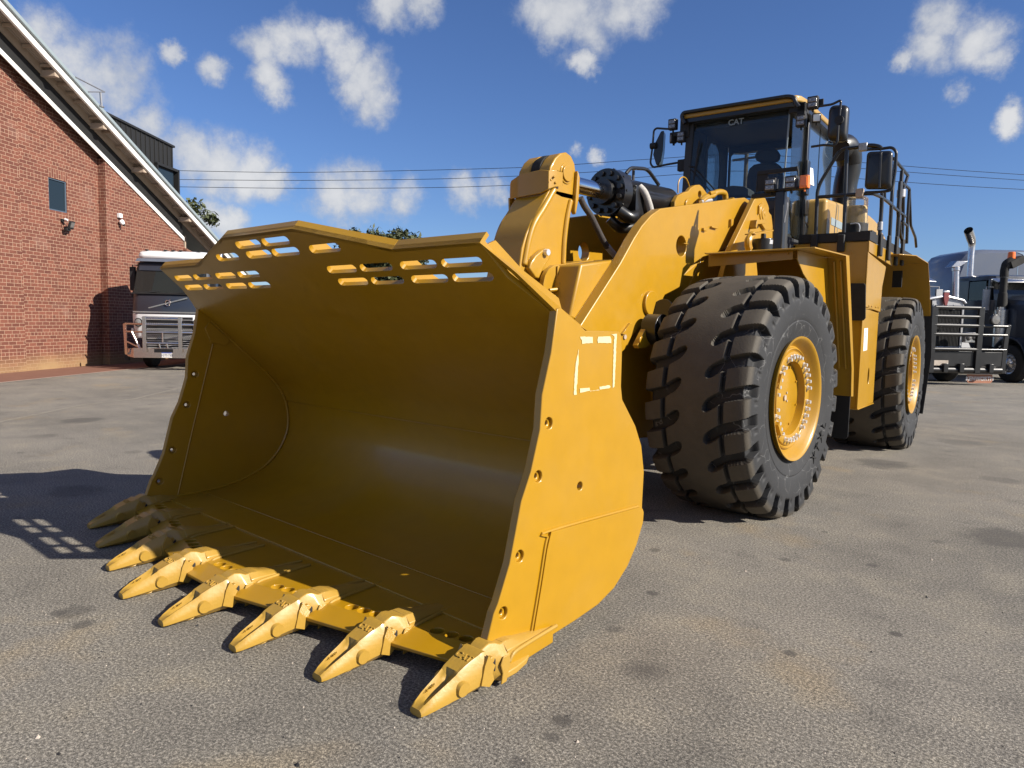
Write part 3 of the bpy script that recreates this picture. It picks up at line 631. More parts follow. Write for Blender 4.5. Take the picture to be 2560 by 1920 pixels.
mb = MB(); mb.tube(fillet([(.05,4.42,2.99),(.05,4.50,3.06),(.05,4.80,3.10),(.05,5.02,2.98)],.08), .018, 10); mb.tube(fillet([(-.02,4.66,2.96),(-.02,4.66,3.085)],.02), .014, 8); mb.build('guard_tube', 'blk', tc_)
mb = MB(); hp = [U(cA(*p), 'x', .20) for p in ((868,500),(900,570),(960,660),(1010,760),(1060,860),(1100,925))]; mb.tube(smoothpath(hp,6), .027, 12); mb.build('hydraulic_hose', 'strap', tc_)
mb = MB(); hp = [U(cA(*p), 'x', .20) for p in ((1095,915),(1130,960),(1175,1005),(1240,1060))]; mb.tube(smoothpath(hp,6), .028, 12); mb.build('hydraulic_hose', 'strapl', tc_)
# yoke lugs on the front frame
yk = [cB(*p) for p in ((400,1460),(402,1400),(440,1330),(520,1290),(560,1280),(590,1240),(640,1210),(690,1205),(720,1230),(770,1300),(800,1340),(810,1460))]
for s in (1, -1):
    mb = MB(); pts = [U(p, 'x', .21) for p in yk]; h = U(cB(690,1320), 'x', .21)
    mb.prism([(s*p[0], p[1], p[2]) for p in pts]+[(s*.21,5.9,2.3),(s*.21,5.1,2.3)], (-s*.05,0,0), [[(s*.21, h[1]+.036*math.cos(a), h[2]+.036*math.sin(a)) for a in [2*PI*k/18 for k in range(18)]]])
    q = U(cB(545,1440), 'x', .21); mb.cyl((s*.21,q[1],q[2]),(s*.228,q[1],q[2]),.062,None,24)
    mb.build('cylinder_lug', 'yel', LD, bevel=.008)
mb = MB(); hp = [U(cB(*p), 'x', .28) for p in ((700,1400),(760,1350),(830,1335),(870,1300),(930,1290),(975,1310),(985,1370))]; mb.tube(smoothpath(hp,6), .032, 12)
hp = [U(cB(*p), 'x', .30) for p in ((720,1400),(770,1360),(850,1330),(850,1300),(800,1310))]; mb.tube(smoothpath(hp,5), .022, 10); mb.build('hydraulic_hose', 'yel', LD)
mb = MB(); hp = [U(cB(*p), 'x', .10) for p in ((437,1300),(440,1200),(460,1140),(500,1118),(540,1150),(575,1245))]; mb.tube(smoothpath(hp,6), .007, 8); mb.build('grease_line', 'yel', LD)
MB().tube([U(cB(*p),'x',.30) for p in ((700,1405),(820,1385))],.02,10).build('hose_end', 'steel', LD)

# ================================================================== front frame
mb = MB()
mb.prism([(-.46,3.75,1.55),(-.46,5.2,2.25),(-.46,6.05,2.45),(-.46,6.7,2.0),(-.46,6.9,.55),(-.46,5.6,.45),(-.46,4.1,.55),(-.46,3.7,.9)], (.92,0,0))
mb.box((-.38,6.0,.6),(.38,7.4,1.9))
ff = mb.build('front_frame', 'yel', LD, bevel=.02)
mb = MB(); mb.tube([(-.92,4.60,.985),(-.5,4.6,.985),(-.4,4.6,.985),(.4,4.6,.985),(.5,4.6,.985),(.92,4.60,.985)], [.24,.24,.33,.33,.24,.24], 28); mb.box((-.35,4.35,.70),(.35,4.9,1.3)); mb.build('axle', 'yel', LD)
tw = [cE(*p) for p in ((30,1245),(480,300),(520,240),(562,200),(600,225),(640,245),(690,260),(715,320),(740,380),(758,450),(752,500),(770,540),(800,570),(815,680),(826,800),(822,985),(820,1245))]
for s in (1, -1):
    mb = MB(); pts = [U(p, 'x', .735) for p in tw]
    mb.prism([(s*p[0], p[1], p[2]) for p in pts]+[(s*.735,6.3,1.6),(s*.735,4.9,1.6)], (-s*.055,0,0))
    q = U(cE(655,550), 'x', .735)
    for r, h in ((.105,.010),(.072,.018),(.026,.021)): mb.cyl((s*.735,q[1],q[2]),(s*(.735+h),q[1],q[2]),r,None,28)
    tw_o = mb.build('tower_plate', 'yel', LD, bevel=.006)
    MB().prism([(s*.47,p[1],p[2]) for p in pts]+[(s*.47,6.3,1.9),(s*.47,4.9,1.9)], (-s*.05,0,0)).build('tower_plate', 'yel', LD, bevel=.006)
    if s > 0:
        for pl_, d_ in ((((415,670),(565,660),(580,735),(560,742),(430,750),(405,835),(388,800)),.07),(((590,700),(625,740),(680,830),(640,845),(575,745)),.03),(((548,400),(600,350),(625,345),(570,450),(560,560),(542,555)),.02)):
            MB().prism([U(cE(*p), 'x', .735) for p in pl_], (d_,0,0)).build('bracket_tab', 'yel', tw_o, bevel=.003)
# black accumulator canister with band clamp in front of the tower
c0 = U(cE(650,1190), 'x', .93); c1 = U(cE(650,1010), 'x', .93)
mb = MB(); mb.cyl((c0[0],c0[1],2.22),(c1[0],c1[1],c1[2]),.105,None,32); mb.cyl((c1[0],c1[1],c1[2]),(c1[0],c1[1],c1[2]+.05),.025,None,14)
can = mb.build('canister', 'blk', LD, bevel=.008, seg=3)
zb = U(cE(650,1085), 'x', .93)[2]; MB().lathe([(-.02,.106),(-.02,.110),(.02,.110),(.02,.106)], (c0[0],c0[1],zb), (0,0,1), 32).build('band_clamp', 'galv', can)
mb = MB(); P = U(cE(400,925),'x',.93); Q = U(cE(840,850),'x',.93); mb.obox((np.array(P)+np.array(Q))/2, (np.array(Q)-np.array(P))/2, (.05,0,0), (0,0,.006)); mb.tube(smoothpath([U(cE(*p),'x',.93) for p in ((450,930),(380,1020),(370,1120),(390,1200))],5), .035, 10); mb.build('canister_bracket', 'yel', can, bevel=.002)
# front fenders
for s in (1, -1):
    def F(x, y, z): return (s*x, y, z)
    mb = MB()
    mb.prism([F(.75,4.70,2.246),F(.80,4.64,2.232),F(1.72,4.762,2.252),F(1.72,5.61,2.252),F(.75,5.61,2.252)], (0,0,-.012))
    mb.prism([F(.74,4.80,2.238),F(1.50,4.86,2.238),F(1.50,4.86,2.165),F(.74,4.80,2.125)], (0,.010,0))
    sk = [(4.86,2.239),(5.598,2.239),(5.70,1.80)]; arc = [(4.6+1.14*math.cos(t), .985+1.14*math.sin(t)) for t in [math.radians(a) for a in (46,54,62,69)]]
    mb.prism([F(1.545,4.86,2.239),F(1.545,5.60,2.239),F(1.545,5.72,1.62)]+[F(1.545,y,z) for y,z in arc[:]]+[F(1.545,4.86,2.16)], (-s*.010,0,0))
    mb.prism([F(.85,5.602,2.238),F(1.72,5.602,2.238),F(1.72,5.94,1.19),F(1.72,5.98,.92),F(1.0,5.98,.92),F(.85,5.94,1.19)], (0,.012,0))
    mb.prism([F(1.712,5.56,2.238),F(1.724,5.61,2.25),F(1.724,5.945,1.19),F(1.724,5.98,.92),F(1.712,5.95,.92),F(1.712,5.915,1.19)], (s*.008,0,0))
    for x in (1.60,1.66): mb.tube([F(x,5.597,2.2),F(x,5.93,1.19)], .012, 8)
    for x in (.95,1.12,1.30,1.46): mb.cyl(F(x,4.845,2.214), F(x,4.835,2.214), .010, None, 8)
    fd = mb.build('front_fender', 'yel', LD, bevel=.002)
    fl = [U(cG(*p), 'y', 5.99) for p in ((1040,1420),)]
    mb = MB(); mb.prism([F(1.05,5.985,.99),F(1.70,5.985,.99),F(1.70,5.985,.52),F(1.68,5.985,.495),F(1.05,5.985,.495)], (0,.012,0)); mb.build('mud_flap', 'rubflap', fd)
# work-light post on the front fender, headlights, turn signal
mb = MB(); mb.box((1.285,4.93,2.24),(1.370,5.0,2.775)); lp = mb.build('lamp_post', 'blk', LD, bevel=.01)
mb = MB(); mb.box((1.20,4.93,2.775),(1.56,5.0,2.797)); mb.box((1.06,4.95,2.74),(1.30,5.0,2.775)); P0 = U(cB(1345,1295),'y',4.98); P1 = U(cB(1355,1075),'y',4.98); P2 = U(cB(1820,1020),'y',4.98); P3 = U(cB(1830,1240),'y',4.98)
mb.tube([P0,P1], .007, 8); mb.tube([P2,P3], .007, 8); mb.obox((P1+P2)/2,(P2-P1)/2,(0,.012,0),(0,0,.018)); mb.obox((P1+P0)/2+np.array([.05,0,0]),(.05,0,0),(0,.003,0),(P1-P0)/2*.9)
mb.build('lamp_bracket', 'blkmatt', lp, bevel=.003)
def lampbox(name, c, w, h, d, nrm, parent, body='blkmatt', lens='lens', bars=2):
    n = Vector(nrm).normalized(); ex = Vector((0,0,1)).cross(n)*-1; ex.normalize(); ez = n.cross(ex)*-1; ez.normalize(); 
    if ez.z < 0: ez = -ez
    X = frame(c, ex, n, ez)    # local y towards the viewer side
    mb = MB(); mb.box((-w/2,-d,-h/2),(w/2,0,h/2),0,X); mb.box((-w*.08,-d*.8,-h*.75),(w*.08,-d*.4,-h*.4),0,X); o = mb.build(name, body, parent, bevel=.012, seg=3)
    mb = MB(); g = h*.06
    for k in range(bars):
        z0 = -h*.40 + k*(h*.80/bars)+g/2; z1 = -h*.40+(k+1)*(h*.80/bars)-g/2; mb.box((-w*.39,-.002,z0),(w*.39,.006,z1),0,X)
    mb.build('lens', lens, o, bevel=.004)
    if bars == 2:
        for i in (-1,1):
            for k in (-1,1): MB().cyl(X@Vector((i*w*.2,.005,k*h*.2)), X@Vector((i*w*.2,.009,k*h*.2)), w*.07, None, 12).build('led_emitter', 'galv', o)
    return o
fwd = (0,-1,0)
lampbox('headlight', U(cB(1494,1207),'y',4.90), .100, .118, .08, (.05,-1,0), LD); lampbox('headlight', U(cB(1729,1180),'y',4.90), .100, .118, .08, (.05,-1,0), LD)
lampbox('turn_signal', U(cB(1885,1168),'y',4.92), .072, .108, .06, fwd, LD, 'amber', 'amber', 1)
mb = MB(); mb.tube(smoothpath([U(cB(*p),'y',4.95) for p in ((1690,1350),(1700,1450),(1672,1580),(1665,1640))],6), .005, 6); mb.tube(smoothpath([U(cB(*p),'y',4.95) for p in ((1560,1260),(1600,1290),(1650,1300))],4), .008, 6); mb.build('wiring', 'galv', lp)
# lift cylinder + black boots near the front tyre
for s in (1,-1):
    mb = MB(); mb.cyl((s*.70,4.05,1.70),(s*.70,5.6,1.10),.11,None,28); c_ = U(cH(2120,250),'x',.72); mb.cyl((s*.66,c_[1],c_[2]),(s*.80,c_[1],c_[2]),.13,None,28); o = mb.build('lift_cylinder', 'blk', LD, bevel=.004)
    mb = MB(); q_ = [U(cH(*p),'x',.66) for p in ((2010,190),(2100,100),(2125,118),(2060,250),(2045,380),(1985,430),(1915,437),(1900,405),(1950,300))]; mb.prism([(s*p[0],p[1],p[2]) for p in q_], (s*.05,0,0)); c_ = U(cH(1985,360),'x',.71); mb.cyl((s*.71,c_[1],c_[2]),(s*.72,c_[1],c_[2]),.035,None,16); mb.build('cylinder_mount', 'yel', LD, bevel=.02)

# ================================================================== wheels
RW, HW, ZC = 1.030, .448, .985
def tyre_mesh():
    prof = [(0,1.030),(.14,1.029),(.27,1.024),(.360,1.016),(.408,1.003),(.424,.992),(.438,.968),(.446,.92),(.449,.86),(.452,.80),(.449,.74),(.440,.68),(.432,.655),(.436,.648),(.430,.62),(.418,.575),(.408,.54),(.400,.50)]
    P = smoothpath([(w, r, 0) for w, r in prof], 8); P = [(p.x, p.y) for p in P]
    # resample by arc length: fine over the tread
    d = [0]
    for a, b in zip(P, P[1:]): d.append(d[-1]+math.hypot(b[0]-a[0], b[1]-a[1]))
    d = np.array(d); PW = np.array([p[0] for p in P]); PR = np.array([p[1] for p in P])
    t = np.concatenate([np.linspace(0, .60, 84), np.linspace(.60, d[-1], 30)[1:]])
    w = np.interp(t, d, PW); r = np.interp(t, d, PR)
    nw = np.gradient(r, t); nr = np.gradient(w, t)                   # normal = (-dr, dw)
    w = np.concatenate([-w[::-1], w[1:]]); nx = np.concatenate([nw[::-1], -nw[1:]]); rr_ = np.concatenate([r[::-1], r[1:]]); ny = np.concatenate([nr[::-1], nr[1:]]); arc = np.concatenate([-t[::-1], t[1:]])
    NL = 25; NT = NL*42; th = np.arange(NT)*2*PI/NT; pitch = 2*PI/NL
    A, TH = np.meshgrid(arc, th); aw = np.abs(A); sgn = np.sign(A)
    def sstep(x, a, b): q = np.clip((x-a)/(b-a), 0, 1); return q*q*(3-2*q)
    ph = np.where(sgn > 0, 0, .5)*pitch
    cen = np.interp(aw, [0,.10,.18,.25,.36,.50,.6], [.17,.155,.105,.06,.030,.0,.0])*sgn           # transverse groove centre line, hooking near its inner end
    dd = (TH - ph - cen) % pitch; dd = np.minimum(dd, pitch-dd)*1.0
    wd = .050 - .004*sstep(aw, .12, .25) + .006*sstep(aw, .30, .46); wd = np.where(aw < .16, np.sqrt(np.clip(1-((.16-aw)/.062)**2, 0, 1))*wd, wd); g = 1-sstep(dd, wd-.004, wd+.003)
    end = np.hypot(np.clip(.125-aw, 0, 1), dd*1.0); g = g*(1-sstep(.100-aw, -.006, .006))
    g = g*(1-sstep(aw, .545, .60))
    cg = (1-sstep(np.abs(aw-.245), .016, .022))                       # narrow circumferential groove
    notch = (1-sstep(np.abs(aw-.56), .0, .045))*(1-sstep(np.abs(((TH-ph-.1-pitch*.5) % pitch)-pitch*.5+ .0), .012, .03))*.35
    depth = .062*np.maximum(g, cg*.72) ; depth = np.maximum(depth, notch*.03)
    nseg = rng.rand(NT, len(arc))*0.0006
    Wd, R_ = np.broadcast_to(w, A.shape), np.broadcast_to(rr_, A.shape)
    W2 = Wd - depth*np.broadcast_to(nx, A.shape); R2 = R_ - depth*np.broadcast_to(ny, A.shape) - nseg
    X = W2; Y = R2*np.cos(TH); Z = R2*np.sin(TH)
    # contact patch: flatten the bottom and let the wall bulge
    low = -(ZC-.004); fl = np.clip((low-Z)/.05, 0, 1); Z = np.maximum(Z, low + (Z-low)*.0); X = X*(1+.03*np.clip((-Z-.75)/.25, 0, 1))
    col = (1-np.clip(g+cg, 0, 1))*(1-sstep(aw, .44, .50))
    V = np.stack([X, Y, Z], -1).reshape(-1, 3); na = len(arc)
    i = np.arange(NT)[:, None]; j = np.arange(na-1)[None, :]; i2 = (i+1) % NT
    F = np.stack([i*na+j, i2*na+j, i2*na+j+1, i*na+j+1], -1).reshape(-1, 4)
    me = bpy.data.meshes.new('tyre'); me.vertices.add(len(V)); me.vertices.foreach_set('co', V.ravel().astype(np.float32))
    me.loops.add(F.size); me.loops.foreach_set('vertex_index', F.ravel().astype(np.int32)); me.polygons.add(len(F)); me.polygons.foreach_set('loop_start', (np.arange(len(F))*4).astype(np.int32)); me.polygons.foreach_set('loop_total', np.full(len(F), 4, np.int32))
    me.update(); me.validate(); me.polygons.foreach_set('use_smooth', [True]*len(F))
    at = me.attributes.new('part', 'FLOAT', 'POINT'); at.data.foreach_set('value', col.ravel().astype(np.float32))
    me.set_sharp_from_angle(angle=math.radians(32)); me.materials.append(M['tyre']); return me
TY = tyre_mesh()
def rim_mb():
    mb = MB()
    mb.lathe([(.30,.495),(.405,.500),(.430,.512),(.440,.522),(.448,.520),(.446,.508),(.432,.494),(.405,.474),(.375,.452),(.362,.440),(.364,.430),(.380,.425),(.384,.416),(.374,.409),(.368,.400),(.384,.393),(.388,.380),(.385,.325),(.380,.312),(.330,.304),(.315,.300)], (0,0,0), (1,0,0), 72)
    mb.lathe([(.300,.303),(.318,.298),(.322,.290),(.322,.0)], (0,0,0), (1,0,0), 72)
    for k in range(8): a = 2*PI*k/8+.3; mb.cyl((.322,.265*math.cos(a),.265*math.sin(a)),(.332,.265*math.cos(a),.265*math.sin(a)),.010,None,10)
    for a in (2.5, 3.6): mb.obox((.40,.37*math.cos(a),.37*math.sin(a)), (.02,0,0), (0,.02*math.cos(a),.02*math.sin(a)), (0,-.06*math.sin(a),.06*math.cos(a)))
    mb.tube([(.405,.385*math.cos(a),.385*math.sin(a)) for a in np.linspace(2.55,3.2,8)], .010, 8)
    return mb
RIM = rim_mb().build('rim', 'yel', None, bevel=0, angle=40); RIMM = RIM.data; bpy.data.objects.remove(RIM)
bb = MB(); bb.cyl((.385,0,0),(.395,0,0),.022,None,14); bb.cyl((.395,0,0),(.422,0,0),.0165,.0145,12); BO = bb.build('wheel_bolt', 'steel', None); BOM = BO.data; bpy.data.objects.remove(BO)
hub = MB(); hub.cyl((.322,0,0),(.334,0,0),.024,None,12); hub.cyl((.322,.05,.03),(.330,.05,.03),.010,None,8); hub.cyl((.322,.045,-.04),(.330,.045,-.04),.010,None,8); HUBO = hub.build('hub_plug', 'tan', None); HUBM = HUBO.data; bpy.data.objects.remove(HUBO)
def letters(body):
    mb = MB()
    for i, ch in enumerate(body):
        a = math.radians(-52 + i*9.5); r = .70
        c = (.4485, r*math.cos(a), r*math.sin(a)); rad = (0, math.cos(a), math.sin(a)); tan = (0, -math.sin(a), math.cos(a)); X = frame(c, tan, tuple(-q for q in rad), (1,0,0))
        # local x along the tangent, letters read from outside
        mb.text(ch, .12, X, .004)
    return mb
def wheel(x, y, rear, side, rot, bolts):
    w = bpy.data.objects.new('wheel', None); COL.objects.link(w); w.parent = LD
    m = Matrix.Translation((side*(1.716-HW), y, ZC)) @ (Matrix.Identity(4) if side > 0 else Matrix.Rotation(PI, 4, 'Z'))
    w.matrix_local = (MR @ m) if rear else m
    R = Matrix.Rotation(rot, 4, 'X')
    def ch(name, me, mtx=I4): o = bpy.data.objects.new(name, me); COL.objects.link(o); o.parent = w; o.matrix_local = mtx; return o
    ch('tyre', TY); ch('rim', RIMM, R)
    if bolts:
        ch('hub_plug', HUBM, R)
        for k in range(36):
            if k % 6 == 5: continue
            ch('wheel_bolt', BOM, R @ Matrix.Rotation(2*PI*k/36, 4, 'X') @ Matrix.Translation((0, .352, 0)))
        letters('XTXL').build('tyre_lettering', 'rub', w)
YF, YR = 4.602, 9.152
wheel(0, YF, False, 1, .2, True); wheel(0, YR, True, 1, 1.1, True); wheel(0, YF, False, -1, .5, False); wheel(0, YR, True, -1, 2, False)
# ================================================================== rear frame: everything below is in the rear frame's own axes
def RB(mb, name, mat, parent=None, **k):
    o = mb.build(name, mat, parent or LD, **k)
    if parent is None: o.matrix_local = MR
    return o
mb = MB(); mb.box((-.5,7.5,.6),(.5,11.6,1.7)); mb.box((-.30,6.9,.7),(.30,7.6,1.2)); mb.box((-.30,6.9,1.5),(.30,7.6,1.8)); mb.box((-1.35,7.25,1.9),(1.35,8.4,2.3))
mb.tube([(-.92,YR,.985),(-.45,YR,.985),(-.38,YR,.985),(.38,YR,.985),(.45,YR,.985),(.92,YR,.985)], [.22,.22,.32,.32,.22,.22], 28)
rf = RB(mb, 'rear_frame', 'yel', bevel=.02)
# platform, ladder column
mb = MB()
mb.prism([(.66,7.10,2.553),(1.452,7.10,2.553),(1.452,7.10,1.83),(1.40,7.10,1.80),(.66,7.10,1.95)], (0,.02,0))          # front face
mb.box((.60,7.10,2.540),(1.448,10.2,2.553))
mb.prism([(1.452,7.10,2.43),(1.452,7.10,1.83),(1.452,8.02,1.79),(1.452,8.04,2.10),(1.452,8.16,2.27),(1.452,8.20,2.35)], (-.02,0,0))
mb.prism([(1.458,7.10,2.555),(1.458,7.10,2.436),(1.458,8.6,2.386),(1.458,8.6,2.555)], (-.02,0,0))
mb.prism([(1.10,7.12,1.83),(1.432,7.12,1.83),(1.432,7.12,.66),(1.365,7.12,.66),(1.10,7.12,.9)], (0,.015,0))
for x in (.95,1.12,1.28): mb.cyl((x,7.10,2.44),(x,7.092,2.44),.017,None,12)
for y in (7.3,7.45,7.7,7.85): mb.cyl((1.455,y,1.84),(1.462,y,1.84),.012,None,10)
pf = RB(mb, 'platform', 'yel', bevel=.004)
mb = MB(); mb.prism([(1.437,7.105,1.815),(1.437,8.01,1.775),(1.437,8.01,.677),(1.437,7.105,.664)], (-.018,0,0), [[(1.437,7.62+.05*math.cos(a),1.02+.10*math.sin(a)) for a in [2*PI*k/24 for k in range(24)]]])
mb.box((1.10,7.99,.68),(1.437,8.01,1.9)); mb.box((1.10,7.105,.660),(1.445,8.015,.672)); mb.box((1.10,7.11,1.805),(1.447,8.015,1.818)); 
lc = RB(mb, 'ladder_column', 'yel', bevel=.004)
sp = [UR(p,'x',1.4375) for p in cr((1880,560),4.809,[(1350,1255),(1393,1250),(1382,1515),(1337,1528)])]; MB().prism(sp, (.001,0,0)).build('sticker', 'paper', lc)
mb = MB()
for i in range(4): q = UR(cG(1366-i*3,1300+i*58),'x',1.439); mb.box((1.4385,q[1]-.012,q[2]-.012),(1.4392,q[1]+.014,q[2]+.008+.008*(i%2)))
mb.build('sticker_print', 'ink', lc)
bk = [UR(cG(*p),'y',7.02) for p in ((1140,712),(1345,712),(1368,735),(1364,1130),(1340,1160),(1140,1160))]
RB(MB().prism(bk,(0,.02,0)), 'cover_plate', 'rub', bevel=.004)
bm_ = MB(); bm_.cyl((1.3,7.07,1.6),(1.43,7.07,1.6),.12,None,20)
# black toe board and deck rubber
mb = MB(); mb.box((.70,7.09,2.562),(1.462,7.10,2.66)); mb.box((1.452,7.10,2.562),(1.462,10.1,2.66)); mb.box((.72,7.12,2.558),(1.44,10.1,2.566)); RB(mb, 'toe_board', 'blkmatt')
# rear fenders
for s in (1,-1):
    mb = MB(); G = lambda x,y,z: (s*x,y,z)
    mb.prism([G(.78,8.40,2.520),G(1.56,8.40,2.520),G(1.72,8.62,2.516),G(1.72,9.71,2.506),G(.78,9.71,2.506)], (0,0,-.012))
    mb.prism([G(.78,9.70,2.50),G(1.72,9.70,2.50),G(1.72,10.06,2.14),G(1.72,10.33,1.70),G(.78,10.33,1.70)], (0,.012,0))
    mb.prism([G(.80,8.42,2.51),G(1.15,8.42,2.51),G(1.15,8.42,1.98),G(.80,8.42,1.98)], (0,.012,0))
    mb.tube([G(1.20,8.46,2.50),G(1.20,8.60,2.06)], .006, 6)
    fd = RB(mb, 'rear_fender', 'yel', bevel=.002)
    mb = MB(); mb.prism([G(1.30,10.25,2.02),G(1.735,10.25,2.02),G(1.76,10.35,1.2),G(1.70,10.35,.35),G(1.1,10.35,.35)], (0,.015,0)); mb.build('mud_flap', 'rubflap', fd)
    mb = MB(); mb.box(G(1.30,9.62,2.17),G(1.42,9.66,2.40)); mb.build('mount_pad', 'blkmatt', fd)
# engine hood and rear body
hd = [UR(cF(*p),'x',.86) for p in ((-60,850),(0,875),(130,918),(240,960),(430,1048),(500,1075),(560,1130),(600,1175),(700,1370))]
hd = [(.86,p[1],p[2]) for p in hd]
mb = MB(); mb.prism(hd+[(.86,hd[-1][1]+.2,1.6),(.86,hd[0][1],1.6)], (-1.72,0,0))
hood = RB(mb, 'engine_hood', 'yelpale', bevel=.05, seg=4)
mb = MB(); y0 = hd[1][1]
for yy in (y0+.35, y0+.95, y0+2.2): mb.box((.861,yy,2.6),(.864,yy+.012,3.15))
mb.box((.861,y0,2.86),(.865,y0+4,2.95)); mb.build('hood_seam', 'gutter', hood)
RB(MB().box((-.95,10.3,.9),(.95,12.4,2.5)), 'counterweight', 'yel', bevel=.06, seg=3)
# air intake stack
mb = MB(); sx_, sy_ = .80, 9.25
q = UR((2109,500),'y',9.2); qx = q[0]; top = UR((2122,362),'y',9.2)
mb.tube(smoothpath([(qx,9.2,2.6),(qx,9.2,3.2),(qx+.01,9.2,3.55),(qx+.045,9.2,3.78),(qx+.05,9.18,3.90)],6), [.155]*25, 28)
mb.tube(smoothpath([(qx+.05,9.2,3.84),(qx+.04,9.14,3.97),(qx+.0,9.04,4.05),(qx-.05,8.92,4.02)],5), [.155,.16,.163,.165,.168,.17,.172,.175,.178,.18,.18,.18,.18,.18,.178,.175], 28)
RB(mb, 'intake_stack', 'blk', bevel=0)
# pre-cleaner bowl
c = UR(cF(300,1190),'y',7.75); zt = UR(cF(300,845),'y',7.75)[2]; zb_ = c[2]; cx_, cy_ = c[0], c[1]; r_ = .130
mb = MB(); mb.lathe([(0,r_),(zt-zb_-.03,r_),(zt-zb_-.008,r_-.012),(zt-zb_,r_-.035),(zt-zb_,0)], (cx_,cy_,zb_), (0,0,1), 40)
bowl = RB(mb, 'precleaner_bowl', 'bowl', angle=50)
mb = MB(); mb.lathe([(0.002,0),(0.002,r_-.008),(.10,r_-.008),(.19,r_-.009),(.205,r_-.020),(.20,0)], (cx_,cy_,zb_), (0,0,1), 40); mb.build('settled_dust', 'dust', bowl)
mb = MB(); mb.cyl((cx_,cy_,zb_-.14),(cx_,cy_,zb_),r_+.012,None,32); mb.box((cx_-.16,cy_-.12,2.56),(cx_+.22,cy_+.12,zb_-.10)); RB(mb, 'precleaner_base', 'blkmatt', bevel=.008)
MB().tube(smoothpath([(cx_-.02,cy_-.16,zb_-.02),(cx_+.06,cy_-.17,zb_-.02),(cx_+.085,cy_-.165,zb_-.06),(cx_+.08,cy_-.16,zb_-.12)],4), .009, 8).build('latch', 'steel', bowl)
# ---- hand rails
def rail(name, pts, r=.020, rad=.07, parent=None, mat='blk'):
    mb = MB(); mb.tube(fillet(pts, rad), r, 12); return RB(mb, name, mat, parent)
A = lambda p, y=7.12: UR(cC(*p), 'y', y)
B = lambda p, x=1.47: UR(cC(*p), 'x', x)
rl = rail('handrail', [A((640,1640)),A((662,1090)),A((700,985)),A((905,650)),A((965,608)),A((1160,588))])
rail('handrail', [A((958,1760)),A((985,1100)),A((1000,612))])
pA = A((1300,1122)); pB = B((1400,1165)); rail('handrail', [A((668,1165)),A((985,1140)),pA,pB,B((1480,1225)),B((1560,1300)),B((1672,1385))])
rail('handrail', [A((1225,572)),A((1310,570)),A((1375,585)),A((1405,615))], .024, .05)
rail('mirror_frame', [A((1225,618)),A((1400,608)),A((1520,590)),A((1572,640)),A((1560,860)),A((1525,1040)),A((1500,1090)),A((1400,1104)),A((1210,1112))], .016, .05)
rail('handrail', [B((1405,1120)),B((1400,1300)),B((1372,1700))], .022)
rail('handrail', [B((1435,1100)),B((1435,1190)),B((1520,1240))], .018, .04)
rail('handrail', [B((1562,735)),B((1520,1150)),B((1488,1720))], .022)
rail('handrail', [B((1540,720)),B((1600,790)),B((1705,915)),B((1645,1090)),B((1640,1110))], .020, .04)
rail('handrail', [B((1637,860)),B((1600,1320)),B((1575,1720))], .024)
rail('handrail', [B((1615,985)),B((1590,1330)),B((1612,1580)),B((1650,1700))], .022, .05)
rail('handrail', [B((1650,1100)),B((1648,1400)),B((1635,1700))], .022)
rail('handrail', [B((1640,1000)),B((1722,1070)),B((1700,1400)),B((1690,1700))], .020, .04)
rail('handrail', [B((1722,1075)),B((1736,1490)),B((1790,1630)),B((1800,1740))], .018, .05)
rail('handrail', [B((1636,1440)),B((1690,1490)),B((1702,1560))], .016, .04)
for p in ((1190,590),): q = A(p); RB(MB().box((q[0]-.045,q[1]-.03,q[2]-.045),(q[0]+.045,q[1]+.03,q[2]+.045)), 'rail_clamp', 'galv', bevel=.01)
q = A((1150,1120)); RB(MB().box((q[0]-.04,q[1]-.035,q[2]-.05),(q[0]+.04,q[1]+.035,q[2]+.05)), 'rail_clamp', 'tan', bevel=.012)
for p, w in (((1628,1125),.09),((1384,1500),.05)): q = B(p); RB(MB().cyl((q[0],q[1],q[2]-.05),(q[0],q[1],q[2]+.05),w*.6,None,18), 'rail_clamp', 'galv', bevel=.006)
for p in ((1385,1590,1850),(1480,1610,1900),(1570,1620,1960),(1640,1650,1960)):
    a = B((p[0],p[1])); b = B((p[0]-8,p[2])); RB(MB().box((1.462,a[1]-.055,b[2]),(1.50,a[1]+.055,a[2])), 'rail_socket', 'blkmatt', bevel=.012)
for p in ((640,1600,1790),(950,1600,1800)):
    a = A((p[0],p[1])); b = A((p[0]-8,p[2])); RB(MB().box((a[0]-.04,7.05,b[2]),(a[0]+.04,7.095,a[2])), 'rail_socket', 'blkmatt', bevel=.012)
# platform mirror (seen from behind)
def rounded_panel(corners, bulge, nrm, n=6, rad=.2):
    """closed mirror shell: rounded outline lofted towards a smaller raised centre"""
    C = sum((Vector(c) for c in corners), Vector())/4; ring = fillet([corners[0]]+list(corners[1:])+[corners[0]], 0.001, 1)
    P = [Vector(c) for c in corners]; out = []
    for i in range(4):
        a, b, c = P[i-1], P[i], P[(i+1) % 4]; d1, d2 = a-b, c-b; r = rad; p, q = b+d1.normalized()*r, b+d2.normalized()*r
        for k in range(n+1): t = k/n; out.append((1-t)**2*p+2*t*(1-t)*b+t*t*q)
    nn = Vector(nrm).normalized()
    rings = [out, [C+(p-C)*1.0+nn*bulge*.35 for p in out], [C+(p-C)*.93+nn*bulge*.75 for p in out], [C+(p-C)*.7+nn*bulge for p in out], [C+(p-C)*.02+nn*bulge*1.06 for p in out]]
    return rings
